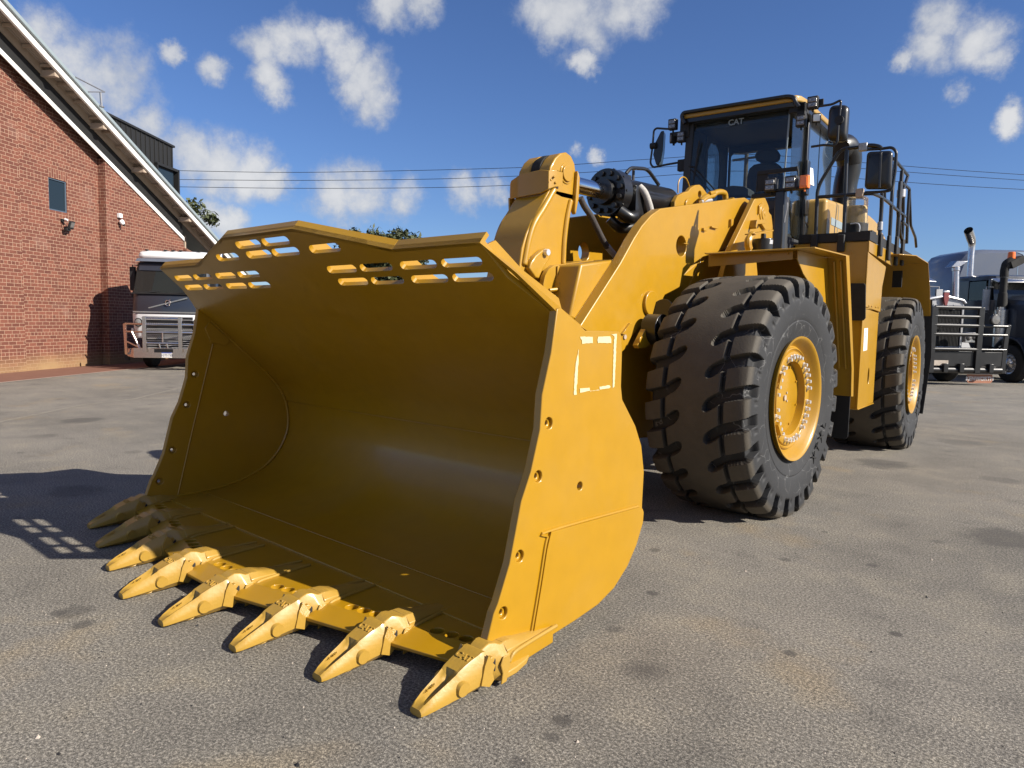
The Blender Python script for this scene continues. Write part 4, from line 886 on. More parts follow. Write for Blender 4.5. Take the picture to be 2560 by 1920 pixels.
def mirror(c4, y, bulge, name, rad=.05):
    cn = [UR(cC(*p), 'y', y) for p in c4]; mb = MB(); mb.loft(rounded_panel(cn, bulge, (0,-1,0), rad=rad)); o = RB(mb, name, 'blk', bevel=0, angle=50)
    mb = MB(); C_ = sum((Vector(c) for c in cn), Vector())/4; ins_ = [C_+(Vector(c)-C_)*.93+Vector((0,.004,0)) for c in cn]; mb.prism(ins_, (0,.002,0)); mb.build('mirror_glass', 'chrome', o); return o
mirror([(1236,645),(1535,632),(1518,1078),(1205,1078)], 7.10, .045, 'mirror')
MB_ = MB(); MB_.tube([A((1392,650),7.04),A((1375,1060),7.04)], .014, 8); RB(MB_, 'mirror_strut', 'blk')
mirror([(810,115),(1038,110),(1010,535),(780,530)], 6.75, .085, 'mirror', .07)
T2 = lambda p: UR(cC(*p), 'y', 6.66)
rail('mirror_arm', [T2((672,120)),T2((830,97)),T2((920,52)),T2((932,68)),T2((915,240)),T2((905,290)),T2((893,530)),T2((855,573)),T2((740,563)),T2((590,585))], .013, .03)
q = T2((915,280)); RB(MB().cyl((q[0],q[1]-.03,q[2]),(q[0],q[1]+.05,q[2]),.045,.05,14), 'mirror_pivot', 'blkmatt')
T3 = lambda p: UR(cB(*p), 'y', 6.85)
rail('mirror_arm', [T3((420,560)),T3((330,565)),T3((190,555)),T3((160,580)),T3((145,760)),T3((118,960)),T3((150,1008)),T3((300,975)),T3((480,945))], .013, .04)
a = [T3(p) for p in ((275,580),(240,590),(175,720),(150,860),(185,975),(208,978),(240,930),(262,800))]
mb = MB(); C_ = sum((Vector(p) for p in a), Vector())/8; dd_ = Vector((-.06,.20,0))
mb.loft([[Vector(p)-dd_*.0 for p in a], [C_+(Vector(p)-C_)*1.0+dd_*.8 for p in a], [C_+(Vector(p)-C_)*.75+dd_ for p in a]]); RB(mb, 'mirror', 'blk', bevel=.01)
q = T3((150,760)); RB(MB().cyl((q[0]-.03,q[1],q[2]),(q[0]+.05,q[1],q[2]),.04,None,14), 'mirror_pivot', 'blkmatt')
RB(MB().obox(T3((490,985)),(.055,0,0),(0,.04,0),(0,0,.07)), 'mirror_bracket', 'blkmatt', bevel=.01)
# ---- cab
CW = .64
cab = bpy.data.objects.new('cab', None); COL.objects.link(cab); cab.parent = LD; cab.matrix_local = MR
def CB(mb, name, mat, **k): return mb.build(name, mat, cab, **k)
mb = MB()
yT, yB = 6.86, 6.74                                                  # windscreen leans back a touch
def fp(x, z): return (x, yB+(yT-yB)*(z-3.0)/1.1, z)
for s in (1,-1):
    X0, X1 = s*(CW-.0), s*(CW-.05)
    mb.prism([(X0,7.36,2.45),(X0,7.42,2.45),(X0,7.43,4.06),(X0,7.37,4.06)], (X1-X0,0,0))             # door post
    if s > 0: mb.prism([(X0,8.60,2.45),(X0,8.68,2.45),(X0,8.68,4.06),(X0,8.60,4.06)], (X1-X0,0,0))
    mb.prism([(X0,6.80,2.40),(X0,8.68,2.40),(X0,8.68,2.62),(X0,6.80,2.62)], (X1-X0,0,0))
# far side pillar behind the screen edge, rear wall with its window
mb.prism([(-CW,6.70,2.45),(-CW,6.78,2.45),(-CW,6.92,4.06),(-CW,6.83,4.06)], (.09,0,0))
rear = [(-CW+.05,8.15,2.45),(CW-.05,8.15,2.45),(CW-.05,8.15,4.06),(-CW+.05,8.15,4.06)]
mb.prism(rear, (0,.03,0), [[(-.56,8.15,3.05),(-.56,8.15,3.90),(-.53,8.15,3.94),(.44,8.15,3.94),(.47,8.15,3.90),(.47,8.15,3.05)]])
mb.box((-CW,6.72,2.35),(CW,8.68,2.44)); mb.box((-CW,6.75,2.44),(CW,6.85,3.06))
CB(mb, 'cab_frame', 'dkgrey', bevel=.006)
mb = MB()                                                            # left inner side wall with arched window
mb.prism([(-CW+.02,6.95,2.5),(-CW+.02,8.17,2.5),(-CW+.02,8.17,4.05),(-CW+.02,6.95,4.05)], (.02,0,0), [[(-CW+.02,y,z) for y,z in ((7.36,3.1),(7.86,3.1),(7.90,3.70),(7.86,3.90),(7.74,3.99),(7.55,3.97),(7.45,3.85),(7.40,3.62))]])
CB(mb, 'side_trim', 'dkgrey', bevel=.01)
mb = MB(); mb.prism([(CW+.002,7.345,2.45),(CW+.002,7.43,2.45),(CW+.002,7.44,4.06),(CW+.002,7.36,4.06)], (.03,0,0)); dp_ = CB(mb, 'door_post', 'blk', bevel=.006)
for z in (2.60,3.02,3.26,3.48): MB().box((CW+.03,7.30,z-.10),(CW+.06,7.42,z+.08)).build('hinge', 'blk', dp_, bevel=.006)
ws = CB(MB().prism([fp(-.61,3.02),fp(.60,3.02),fp(.60,4.06),fp(-.61,4.06)], (0,.008,0)), 'windscreen', 'glass')
X = frame(UR(cB(1105,485),'y',6.83), (1,0,0), (0,0,1), (0,-1,0)); MB().text('CAT', .095, X, .002, bold=.002).build('logo_lettering', 'gutter', ws)
mb = MB(); mb.prism([fp(.585,2.75),fp(.60,2.75),fp(.60,4.06),fp(.585,4.06)], (0,-.012,0)); mb.build('edge_trim', 'gutter', ws)
mb = MB(); t4 = lambda p: UR(cB(*p),'y',6.79)
mb.tube([t4((885,1290)),t4((620,1000)),t4((560,995))], .010, 8); mb.tube([t4((820,1290)),t4((590,1030))], .008, 8); mb.tube([t4((610,1230)),t4((685,700))], .012, 8)
mb.build('wiper', 'blkmatt', ws)
CB(MB().prism([(CW,6.86,2.66),(CW,7.34,2.62),(CW,7.36,4.06),(CW-.02,6.90,4.06)], (-.006,0,0)), 'quarter_glass', 'glass')
dr = CB(MB().prism([(CW+.012,7.44,2.50),(CW+.012,8.64,2.46),(CW+.012,8.62,4.06),(CW+.012,7.45,4.06)], (-.006,0,0)), 'door', 'glassside')
q = UR(cC(740,1225),'x',CW+.02); MB().box((CW+.015,q[1]-.10,q[2]-.03),(CW+.05,q[1]+.12,q[2]+.02)).build('handle', 'blk', dr, bevel=.012)
q = UR(cC(590,930),'x',CW+.016); MB().prism([UR(cC(*p),'x',CW+.02) for p in ((572,820),(610,838),(622,1035),(575,1015))], (.001,0,0)).build('paper_tag', 'tag', dr)
mb = MB(); 
for y in (7.95,): mb.prism([(CW+.013,y,2.47),(CW+.013,y+.012,2.47),(CW+.013,y+.012,4.05),(CW+.013,y,4.05)], (.004,0,0))
mb.prism([(CW+.013,7.46,2.86),(CW+.013,8.1,2.66),(CW+.013,8.1,2.675),(CW+.013,7.46,2.875)], (.004,0,0)); mb.build('door_seam', 'blk', dr)
CB(MB().prism([(-CW-.004,6.92,3.0),(-CW-.004,8.17,3.0),(-CW-.004,8.17,4.05),(-CW-.004,6.92,4.05)], (.006,0,0)), 'side_glass', 'glass')
CB(MB().box((-.58,8.19,3.0),(.50,8.195,3.96)), 'rear_glass', 'glass')
# sun visor film across the top of the screen
CB(MB().prism([(.58,6.885,3.965),(-.58,6.885,3.965),(-.58,6.895,4.05),(.58,6.895,4.05)], (0,.008,0)), 'sun_visor', 'dkgrey')
CB(MB().box((-.60,6.95,4.02),(.60,8.6,4.08)), 'headliner', 'dkgrey', bevel=.02)
# roof
rp = [(-.70,6.82),(-.66,6.745),(-.60,6.735),(.60,6.735),(.68,6.75),(.73,6.83),(.745,6.95),(.745,8.5),(.66,8.72),(-.66,8.72),(-.745,8.5),(-.73,6.9)]
rf_ = CB(MB().prism([(x,y,4.098) for x,y in rp], (0,0,.072)), 'roof', 'yelpale', bevel=.02, seg=3)
CB(MB().prism([(x*.985,y+.01 if y<7 else y-.01,4.045) for x,y in rp], (0,0,.05)), 'roof_lining', 'blk', bevel=.004)
t5 = lambda p: UR(cB(*p),'y',6.715)
mb = MB(); mb.tube(fillet([t5((520,500)),t5((478,420)),t5((500,378)),t5((1700,188)),t5((1775,200)),t5((1790,260)),t5((1830,310))],.06), .024, 12); mb.build('grab_tube', 'blk', rf_)
mb = MB(); mb.box((.60,6.78,3.98),(.78,6.95,4.09)); mb.box((.69,6.78,3.84),(.78,6.86,4.09)); mb.build('lamp_bracket', 'blkmatt', rf_, bevel=.01)
mb = MB(); mb.obox(T3((530,560)),(.06,0,0),(0,.05,0),(0,0,.12)); mb.box((-.86,6.82,3.92),(-.62,6.85,3.98)); mb.build('lamp_bracket', 'blkmatt', rf_, bevel=.01)
def lampR(name, px, y, w, h, nrm=(0,-1,0), lens='lens', bars=2):
    c = Vector([float(v) for v in UR(px,'y',y)]); c = MR @ c; o = lampbox(name, c, w, h, .075, (MR.to_3x3() @ Vector(nrm)), LD, lens=lens, bars=bars); return o
lampR('work_light', cB(1985,255), 6.62, .112, .132); lampR('work_light', cB(1848,465), 6.70, .105, .13); lampR('work_light', cB(2035,435), 6.72, .09, .10, (.3,-1,-.1), 'steel', 1)
lampR('work_light', cB(367,507), 6.78, .105, .13); lampR('work_light', cB(465,650), 6.76, .10, .13); lampR('work_light', cB(352,675), 6.82, .05, .11, (-.6,-.7,0), 'lens', 1)
q = T2((697,65)); RB(MB().box((q[0]-.03,q[1],q[2]-.03),(q[0]+.03,q[1]+.02,q[2]+.03)), 'antenna_mount', 'blkmatt', bevel=.004)
# seat, steering column
mb = MB(); se = lambda p, y=7.75: UR(cB(*p), 'y', y)
for pts, d in ((((1215,1310),(1225,1120),(1250,1020),(1310,970),(1420,945),(1560,950),(1610,990),(1625,1130),(1640,1310)),.14), (((1310,860),(1360,805),(1450,780),(1560,785),(1600,850),(1590,920),(1520,950),(1380,950),(1330,920)),.10)):
    mb.prism([se(p) for p in pts], (0,d,0))
mb.box((-.22,7.35,2.75),(.34,7.85,2.98))
CB(mb, 'seat', 'dkgrey', bevel=.035, seg=3)
mb = MB(); mb.prism([UR(cB(*p),'y',6.98) for p in ((930,1300),(960,1240),(1060,1215),(1200,1225),(1250,1260),(1245,1330),(930,1330))], (0,.22,0)); mb.tube(circ((-.02,7.2,3.05),.19,28,(1,0,0),(0,.6,.5))+[Vector((.17,7.2,3.05))], .014, 8)
CB(mb, 'dashboard', 'dkgrey', bevel=.02)
mb = MB(); mb.prism([(CW-.10,7.1,2.5),(CW-.10,7.36,2.5),(CW-.10,7.0,3.0),(CW-.10,6.9,3.0)],(.03,0,0)); CB(mb,'side_cover','blkmatt'); CB(MB().cyl((.50,6.84,2.86),(.50,6.74,2.86),.075,None,20),'horn','blkmatt')
# ================================================================== brick hall
WU = Vector((-.6051,.7961,0)).normalized(); WN = Vector((WU.y,-WU.x,0)); W0 = Vector((-18.09,3.55,0))
def WP(s, off, z): return W0 + WU*s + WN*off + Vector((0,0,z))
BX = frame(W0, WU, -WN, (0,0,1))       # local axes: x along the wall, y into the building, z up
hall = thing('brick_hall', 'red brick hall with steep white edged gable roof and dark soffit', 'building', mat=BX)
def HB(mb, name, mat, par=None, **k): return mb.build(name, mat, par or hall, **k)
SL = -.4300; ztop = lambda s: 8.29+SL*s
uvw = lambda co: (co.x*1.0, co.z)
mb = MB()
win = [(1.960,-.0,4.425),(2.690,-.0,4.425),(2.690,-.0,5.305),(1.960,-.0,5.305)]
poly = [(-8,0,0),(9.26,0,0),(9.26,0,3.95),(8.95,0,4.10),(8.905,0,4.4),(-8,0,8.29+.43*8)]
mb.prism(poly, (0,.24,0), [win])
HB(mb, 'wall', 'brick', uvf=uvw)
PJ = -.233
mb = MB(); mb.prism([(4.093,PJ,0),(9.0,PJ,0),(9.0,PJ,3.80),(8.55,PJ,4.12),(8.50,PJ,4.36),(4.093,PJ,6.27)], (0,.2325,0)); HB(mb, 'wall', 'brick', uvf=lambda co: (co.x+co.y, co.z))
mb = MB(); mb.prism([(-8,-.02,0),(.88,-.02,0),(.88,-.02,ztop(.88)-.02),(-8,-.02,ztop(-8)-.02)], (0,.0195,0)); HB(mb, 'wall', 'brick', uvf=lambda co: (co.x+.09, co.z+.04))
# soldier course over the window, corner corbel
HB(MB().prism([(1.93,-.003,5.31),(2.72,-.003,5.31),(2.72,-.003,5.56),(1.93,-.003,5.56)], (0,.002,0)), 'lintel', 'brick', uvf=lambda co: (co.z, co.x))
HB(MB().prism([(8.45,-.36,0),(9.1,-.36,0),(9.1,-.36,3.70),(8.9,-.36,3.95),(8.5,-.36,4.02)], (0,.5,0)), 'corbel', 'brick', uvf=lambda co: (co.x+co.y, co.z), bevel=.01)
w = HB(MB().prism([(1.96,.02,4.425),(2.69,.02,4.425),(2.69,.02,5.305),(1.96,.02,5.305)], (0,.05,0), [[(2.00,.02,4.46),(2.65,.02,4.46),(2.65,.02,5.27),(2.00,.02,5.27)]]), 'window', 'frameb', bevel=.004)
MB().box((1.99,.05,4.45),(2.66,.055,5.28)).build('pane', 'winblue', w)
# roof: sheet, fascia, soffit (z on any of its lines is const + SL*s)
def rk(z0, z1, y0, y1, s0=-8, s1=12.8):
    return MB().prism([(s0,y0,z0+SL*s0),(s1,y0,z0+SL*s1),(s1,y0,z1+SL*s1),(s0,y0,z1+SL*s0)], (0,y1-y0,0))
HB(rk(8.845,8.885,-.76,13), 'roof', 'gutter', bevel=.004)
HB(rk(8.60,8.835,-.73,-.66), 'fascia', 'fascia', bevel=.006)
HB(rk(8.79,8.90,-.80,-.735), 'roof_edge', 'gutter', bevel=.01)
HB(rk(8.755,8.77,-.658,-.0), 'soffit', 'soffit', uvf=lambda co: (co.x, -co.y))
HB(rk(8.52,8.75,-.285,-.25), 'rafter', 'tan')
HB(rk(8.00,8.75,-.245,-.236,-8,8.45), 'upper_cladding', 'soffblk')
HB(rk(7.955,8.09,-.275,-.246,-8,8.52), 'rake_mould', 'fascia')
for s in (-2.9,-2.2,-1.5,-.7,.17,.80,1.43,2.06,2.42,2.71,3.35,3.94,4.59,5.23,5.86,6.49,7.12,7.73,8.4,9.0,9.6,10.5,11.4):
    HB(MB().box((s-.03,-.657,8.67+SL*s),(s+.03,-.287,8.74+SL*s)), 'purlin', 'tan')
for s in (-.45,1.55,3.52,5.50,7.2,8.25):
    if s != 7.2: HB(MB().box((s-.085,-.657,8.50+SL*s),(s+.085,-.20,8.66+SL*s)), 'beam', 'tan', bevel=.01)
# open verandah past the end wall
mb = MB(); mb.box((9.3,2.6,0),(12.6,2.8,3.6)); HB(mb, 'rear_wall', 'soffblk')
mb = MB(); mb.box((9.05,.0,3.9),(9.13,.08,4.55)); mb.prism([(9.15,.3,4.3),(9.25,.3,4.4),(12.4,.3,2.9),(12.3,.3,2.8)],(0,.1,0)); mb.prism([(9.0,.9,4.35),(9.1,.9,4.45),(12.4,.9,2.9),(12.3,.9,2.8)],(0,.1,0)); HB(mb, 'rafter', 'tan')
HB(MB().prism([(-8,.25,0),(9.2,.25,0),(9.2,.25,ztop(9.2)),(-8,.25,ztop(-8))], (0,12,0)), 'hall_body', 'soffblk')
# roof dormer in black standing seam
mb = MB(); mb.prism([(5.0,2.0,8.62),(11.88,2.0,8.43),(11.88,2.0,7.52),(11.88,2.0,3.0),(5.0,2.0,3.0)], (0,3.2,0))
for k in range(15): x = 7.5+k*.303; mb.box((x,1.965,7.50),(x+.035,2.0,8.60-.0277*(x-5)-.02))
mb.box((5,1.96,8.42+.19*(11.88-8)/6.88),(5.01,2.0,8.6)); mb.prism([(5.0,1.93,8.70),(11.93,1.93,8.50),(11.93,1.93,8.42),(5.0,1.93,8.62)], (0,3.3,0))
dm = HB(mb, 'dormer', 'soffblk', bevel=.003)
mb = MB(); mb.box((10.5,1.86,7.46),(12.12,1.98,7.56)); mb.box((12.02,1.86,3.0),(12.12,2.9,7.56)); mb.box((10.5,1.86,3.0),(10.56,1.98,7.5)); mb.build('window_hood', 'soffblk', dm)
MB().box((10.6,2.0-.012,3.0),(11.86,2.0-.004,7.4)).build('window_glass', 'winblue', dm)
for x in (10.95,11.3): pass
# things fixed to the wall and roof
fl = thing('flood_light', 'small black floodlight with a pale lens fixed to the brick wall below the window', 'light')
fl.matrix_world = BX
def at(s, z): return Vector((s, -.0, z))
mb = MB(); mb.box((2.39,-.06,4.15),(2.47,-.0,4.23)); mb.tube([(2.43,-.05,4.17),(2.40,-.10,4.10),(2.42,-.16,4.03)], .012, 8); mb.box((2.40,-.18,3.90),(2.56,-.08,3.98)); mb.build('wall_bracket', 'blkmatt', fl, bevel=.004)
Xf = Matrix.Translation((2.56,-.20,4.07)) @ Matrix.Rotation(math.radians(18),4,'X') @ Matrix.Rotation(math.radians(12),4,'Z')
mb = MB(); mb.box((-.125,-.03,-.115),(.125,.035,.115),0,Xf); mb.build('housing', 'blkmatt', fl, bevel=.01)
MB().box((-.10,-.036,-.055),(.10,-.030,.09),0,Xf).build('lens', 'lens', fl)
MB().cyl((2.44,-.10,4.22),(2.44,-.18,4.20),.035,.03,14).build('sensor', 'white', fl)
cm = thing('security_camera', 'white dome security camera fixed to the brick wall near the pilaster', 'camera'); cm.matrix_world = BX
MB().box((4.62,-.33,4.58),(4.77,-.233,4.72)).build('junction_box', 'white', cm, bevel=.01)
mb = MB(); mb.lathe([(0,.0),(.0,.07),(.05,.078),(.10,.07),(.14,.045),(.155,0)], (4.69,-.31,4.50), (.2,-.5,-.85), 24); mb.build('dome', 'white', cm)
MB().cyl((4.72,-.37,4.38),(4.73,-.41,4.35),.035,.030,16).build('lens', 'blk', cm)
an = thing('roof_bracket', 'thin galvanised tube bracket standing on the roof edge of the brick hall', 'bracket'); an.matrix_world = BX
def hp(px, off=.80): P = Up(px, W0+WN*off, WN); return BX.inverted() @ Vector(P)
cX = crop(0,0,3.456)
mb = MB(); mb.tube([hp(cX(650,665)),hp(cX(905,795))], .018, 8); mb.tube([hp(cX(760,793)),hp(cX(905,795))], .016, 8); mb.tube([hp(cX(868,800)),hp(cX(878,925))], .032, 8); mb.tube([hp(cX(855,912)),hp(cX(895,925))], .03, 8); mb.build('frame', 'galv', an)
# ================================================================== ground
me_b = MB(); me_b.add([(-400,-400,0),(400,-400,0),(400,400,0),(-400,400,0)], [(0,1,2,3)]); structure(me_b.build('asphalt_yard', 'asphalt', None, recalc=False))
e0, e1 = 0, 1.86
q = [WP(-8,0,.004),WP(-8,e1,.004),WP(14,e1,.004),WP(14,0,.004)]; structure(MB().add(q,[(0,1,2,3)]).build('paved_apron', 'apron', None))
q = [WP(-8,e1,.008),WP(-8,e1+.07,.008),WP(14,e1+.07,.008),WP(14,e1,.008)]; structure(MB().add(q,[(0,1,2,3)]).build('apron_edge', 'kerbp', None))
pts = [U(p,'z',.004) for p in ((-160,1088),(0,1053),(200,1012),(330,997),(440,971))]
mb = MB(); vs = []; 
for i, p in enumerate(pts): vs += [(p[0],p[1],.004),(p[0]+.05,p[1]+.04,.004)]
mb.add(vs, [(2*i,2*i+2,2*i+3,2*i+1) for i in range(len(pts)-1)]); structure(mb.build('worn_line', 'line', None))
# loose grit: a few hundred tiny stones nobody would count
mb = MB(); rg = random.Random(11)
for k in range(420):
    d = rg.uniform(.0, 1)**1.3*9+.6; px = rg.uniform(50, 2540); 
    P = U((px, rg.uniform(1120, 1915)), 'z', 0); r = rg.uniform(.0015,.005) if k > 12 else rg.uniform(.007,.012)
    c = Vector((P[0],P[1],r*.4)); vs = [c+Vector((math.cos(a)*r*rg.uniform(.6,1.2), math.sin(a)*r*rg.uniform(.6,1.2), -r*.4)) for a in (0,1.25,2.5,3.8,5)]+[c+Vector((rg.uniform(-.3,.3)*r,rg.uniform(-.3,.3)*r,r*.7))]
    mb.add(vs, [(i,(i+1)%5,5) for i in range(5)], 0 if rg.random() < .55 else 1)
tag(mb.build('loose_grit', ['blkmatt','kerbp'], None), 'tiny dark and pale bits of grit scattered over the asphalt', 'grit', kind='stuff')

# ================================================================== power lines and pole
def D(px, dist=45.0): return Vector([float(v) for v in atdepth(px, dist)])
for nm, pts, lab in (('power_cable', [(380,425),(700,431),(1000,427),(1298,419),(1440,411),(1628,397.7),(1867,386),(2136,405),(2380,424.5),(2640,442)], 'uppermost of the three thin overhead cables against the blue sky'),
                ('power_cable', [(380,448),(700,451),(1000,449),(1200,444),(1440,432.5),(1692,415),(1867,402),(2136,420),(2380,438.6),(2640,456)], 'middle one of the three thin overhead cables against the blue sky'),
                ('power_cable', [(380,466),(700,470.5),(1000,470),(1200,466),(1440,455),(1698,436),(1867,428),(2136,446),(2380,463.5),(2640,478)], 'lowest of the three thin overhead cables against the blue sky')):
    tag(MB().tube(smoothpath([D(p) for p in pts], 6), .0165, 5, caps=False).build(nm, 'blk', None), lab, 'cable', 'overhead cables')
po = D((1867,378)); pole = thing('power_pole', 'round timber power pole seen through the loader cab glass', 'power pole', (po.x,po.y,0))
MB().tube([(0,0,0),(0,0,po.z)], [.17,.12], 16).build('shaft', 'barkm', pole); MB().box((-.9,-.06,po.z-.5),(.9,.06,po.z-.38)).build('crossarm', 'barkm', pole)
# ================================================================== trees
def tree(name, label, c, D_, rx, rz, n, seed, crown_low=.35):
    base = atdepth((c[0], 800), D_); topz = 1.575 + (800-c[1])/FP*D_; t = thing(name, label, 'tree', (base[0],base[1],0), 'trees behind the yard'); r_ = random.Random(seed)
    mb = MB(); mb.tube(smoothpath([(0,0,0),(.1,.05,topz*.3),(-.05,.1,topz*.6)],4), [.22-.012*k for k in range(9)], 10)
    cl = []
    for k in range(n):
        a = r_.uniform(0, 2*PI); rr = r_.uniform(.15, 1)**.6*rx; z = topz-rz*2*r_.random()**.8*(1-crown_low*0) - (rr/rx)**2*rz*.5; cl.append(Vector((math.cos(a)*rr, math.sin(a)*rr, z)))
    for c_ in cl[::3]: mb.tube(smoothpath([(0,0,topz*.45),tuple(c_*.5+Vector((0,0,topz*.28))),tuple(c_)],3), [.07,.06,.05,.04,.03,.02,.01], 5)
    mb.build('trunk', 'barkm', t); vs = []; fs = []
    for c_ in cl:
        R_ = r_.uniform(.35,.75)
        for q in range(130):
            d = Vector((r_.gauss(0,1), r_.gauss(0,1), r_.gauss(0,.75))); d = d.normalized()*R_*r_.uniform(.35,1.05); p = c_+d
            e = Vector((r_.uniform(-1,1), r_.uniform(-1,1), r_.uniform(-1,.3))).normalized(); f = e.cross(Vector((r_.uniform(-1,1), r_.uniform(-1,1), 1))).normalized(); L_ = r_.uniform(.10,.2); o = len(vs)
            vs += [p-e*L_, p+f*L_*.4, p+e*L_, p-f*L_*.4]; fs.append((o,o+1,o+2,o+3))
    MB().add(vs, fs).build('crown', 'leaf', t, recalc=False, angle=0)
tree('gum_tree', 'bushy gum tree behind the loader bucket, its crown just above the spill guard', (975,574), 40, 1.9, 1.9, 80, 4)
tree('gum_tree', 'smaller gum tree crown to the left, beside the taller one behind the bucket', (905,578), 44, 1.5, 1.5, 50, 9)
tree('gum_tree', 'dark green tree peeping out behind the lower roof edge of the brick hall', (468,512), 34, 1.1, 1.6, 40, 15)
# ================================================================== trucks
TA, TB = Vector((.664,.748,0)).normalized(), Vector((-.748,.664,0)).normalized()   # image-right and backwards
def tmat(p): return frame((p[0],p[1],0), TA, TB, (0,0,1))
def truck_wheel(parent, x, y, r=.51, w=.30, steer=True):
    mb = MB(); s = 1 if x > 0 else -1
    pr = [(-w/2,r*.56),(-w/2,r*.90),(-w*.42,r*.97),(-w*.36,r)]
    for q in (-.18,-.02,.14,.30): pr += [(w*(q-.07),r),(w*(q-.06),r-.014),(w*(q-.015),r-.014),(w*q,r)]
    pr += [(w*.42,r*.97),(w/2,r*.90),(w/2,r*.56)]
    mb.lathe(pr, (x,y,r), (1,0,0), 40); o = mb.build('wheel', 'rub', parent, angle=50)
    mb = MB(); f = x+s*w/2
    mb.lathe([(-.01*s,r*.57),(.005*s,r*.56),(0,r*.52),(-.10*s if not steer else -.02*s,r*.46),(-.12*s if not steer else -.01*s,r*.30),(.03*s,r*.22),(.05*s,r*.17),(.07*s,0)], (f,y,r), (1,0,0), 32)
    for k in range(10): a = 2*PI*k/10; mb.cyl((f-.02*s,y+r*.38*math.cos(a),r+r*.38*math.sin(a)),(f+.035*s,y+r*.38*math.cos(a),r+r*.38*math.sin(a)),.022,None,8)
    mb.build('rim', 'alloy', o)
def cabover():
    t = thing('cabover_truck', 'white and navy flat fronted truck with a polished bull bar parked beside the brick wall', 'truck')
    # cab shell, lofted from plan outlines so that corners are round
    def ring(z, w, yf, yb=2.1, c=.22): return [(-w,yb,z),(-w,yf+c,z),(-w+c*.35,yf+c*.35,z),(-w+c*1.2,yf,z),(w-c*1.2,yf,z),(w-c*.35,yf+c*.35,z),(w,yf+c,z),(w,yb,z)]
    mb = MB(); mb.loft([ring(.85,1.17,.10),ring(1.35,1.21,.06),ring(1.52,1.22,.07)], 0)
    cab_ = mb.build('cab', 'white', t, bevel=.02, angle=40)
    mb = MB(); mb.loft([ring(3.03,1.13,.42),ring(3.10,1.14,.40),ring(3.20,1.13,.46),ring(3.26,1.08,.62)], 0); mb.build('cab_roof', 'white', t, bevel=.02, angle=40)
    mb = MB(); mb.loft([ring(1.52,1.21,.085),ring(1.60,1.22,.08),ring(2.05,1.20,.13),ring(2.09,1.18,.16)], 0); mb.loft([ring(2.9,1.12,.42),ring(3.04,1.12,.44)], 0); mb.loft([ring(2.0,1.19,.75),ring(3.0,1.14,.85)],0); mb.build('cab_panel', 'navy', t, angle=40)
    mb = MB(); mb.box((-.9,.7,2.05),(.9,.9,2.45)); mb.box((-1.1,1.9,2.0),(1.1,2.0,3.0)); mb.build('cab_interior', 'dkgrey', t)
    g = MB().prism([(-1.12,.15,2.07),(-1.16,.24,2.07),(-1.12,.50,2.92),(-1.05,.42,2.92),(1.05,.42,2.92),(1.12,.50,2.92),(1.16,.24,2.07),(1.12,.15,2.07)], (0,.012,0)).build('windscreen', 'wsdark', t)
    mb = MB(); mb.box((-1.15,.08,2.055),(1.15,.13,2.09)); mb.tube([(-.9,.09,2.08),(-.05,.20,2.15)], .012, 6); mb.tube([(.0,.09,2.08),(.85,.20,2.15)], .012, 6); mb.build('wiper', 'blkmatt', t)
    MB().prism([(-1.06,.36,3.03),(1.06,.36,3.03),(1.10,.26,2.94),(-1.10,.26,2.94)], (0,.02,0)).build('sun_visor', 'grey', t, bevel=.01)
    MB().prism([(-1.0,.405,2.92),(1.0,.405,2.92),(1.0,.33,2.70),(-1.0,.33,2.70)], (0,-.01,0)).build('windscreen_band', 'navy', t)
    for x in (-.85,-.25,0,.25,.85): MB().box((x-.05,.55,3.26),(x+.05,.66,3.29)).build('marker_lamp', 'blkmatt', t, bevel=.01)
    # badge: diagonal bar with ring
    mb = MB(); mb.obox((0,.085,1.82), (.62,0,.145), (0,.008,0), (-.004,0,.017)); mb.tube(circ((0,.07,1.82),.072,24,(1,0,0),(0,0,1))+[Vector((.072,.07,1.82))], .016, 8); mb.tube([(.04,.07,1.87),(.085,.07,1.915)], .012, 6); mb.build('badge', 'tanrefl', t)
    MB().box((-1.1,.035,1.545),(1.1,.07,1.585)).build('trim_strip', 'tanrefl', t)
    for s in (-1,1):
        mb = MB(); mb.cyl((s*.93,.10,1.28),(s*.93,.005,1.28),.115,.12,28); h = mb.build('headlight', 'blkmatt', t); MB().lathe([(0,.098),(-.02,.09),(-.035,.05),(-.04,0)], (s*.93,.005,1.28), (0,1,0), 24).build('lens', 'lens', h)
        mb = MB(); mb.box((s*1.30-.08,.50,2.15),(s*1.30+.08,.62,2.80)); mb.tube([(s*1.15,.6,2.85),(s*1.30,.56,2.85),(s*1.30,.56,2.1),(s*1.16,.6,2.0)], .022, 8); mb.box((s*1.28-.06,.5,1.96),(s*1.28+.06,.6,2.10)); mb.build('mirror', 'blkmatt', t, bevel=.03)
        MB().box((s*1.17,.2,1.0),(s*1.235,.8,1.12)).build('side_lamp', 'fascia', t, bevel=.01)
    # grille with mesh
    mb = MB(); mb.box((-.80,.055,.62),(.80,.075,1.45)); gr = mb.build('grille', 'blk', t)
    mb = MB()
    for z0, z1 in ((1.22,1.30),(1.04,1.18),(.84,.99)):
        n1 = int((z1-z0)/.035)
        for i in range(n1):
            for k in range(26): x = -.78+k*.06+(.03 if i % 2 else 0); mb.box((x,.045,z0+i*.035),(x+.042,.055,z0+i*.035+.014))
    for z in (.60,.66,.72,.78,1.36,1.43): mb.box((-.80,.04,z),(.80,.056,z+.012))
    mb.build('grille_mesh', 'steel', gr)
    # polished bull bar
    mb = MB(); mb.box((-.95,-.33,.34),(.95,-.10,.60)); mb.box((-.30,-.335,.485),(.30,-.325,.585),1)
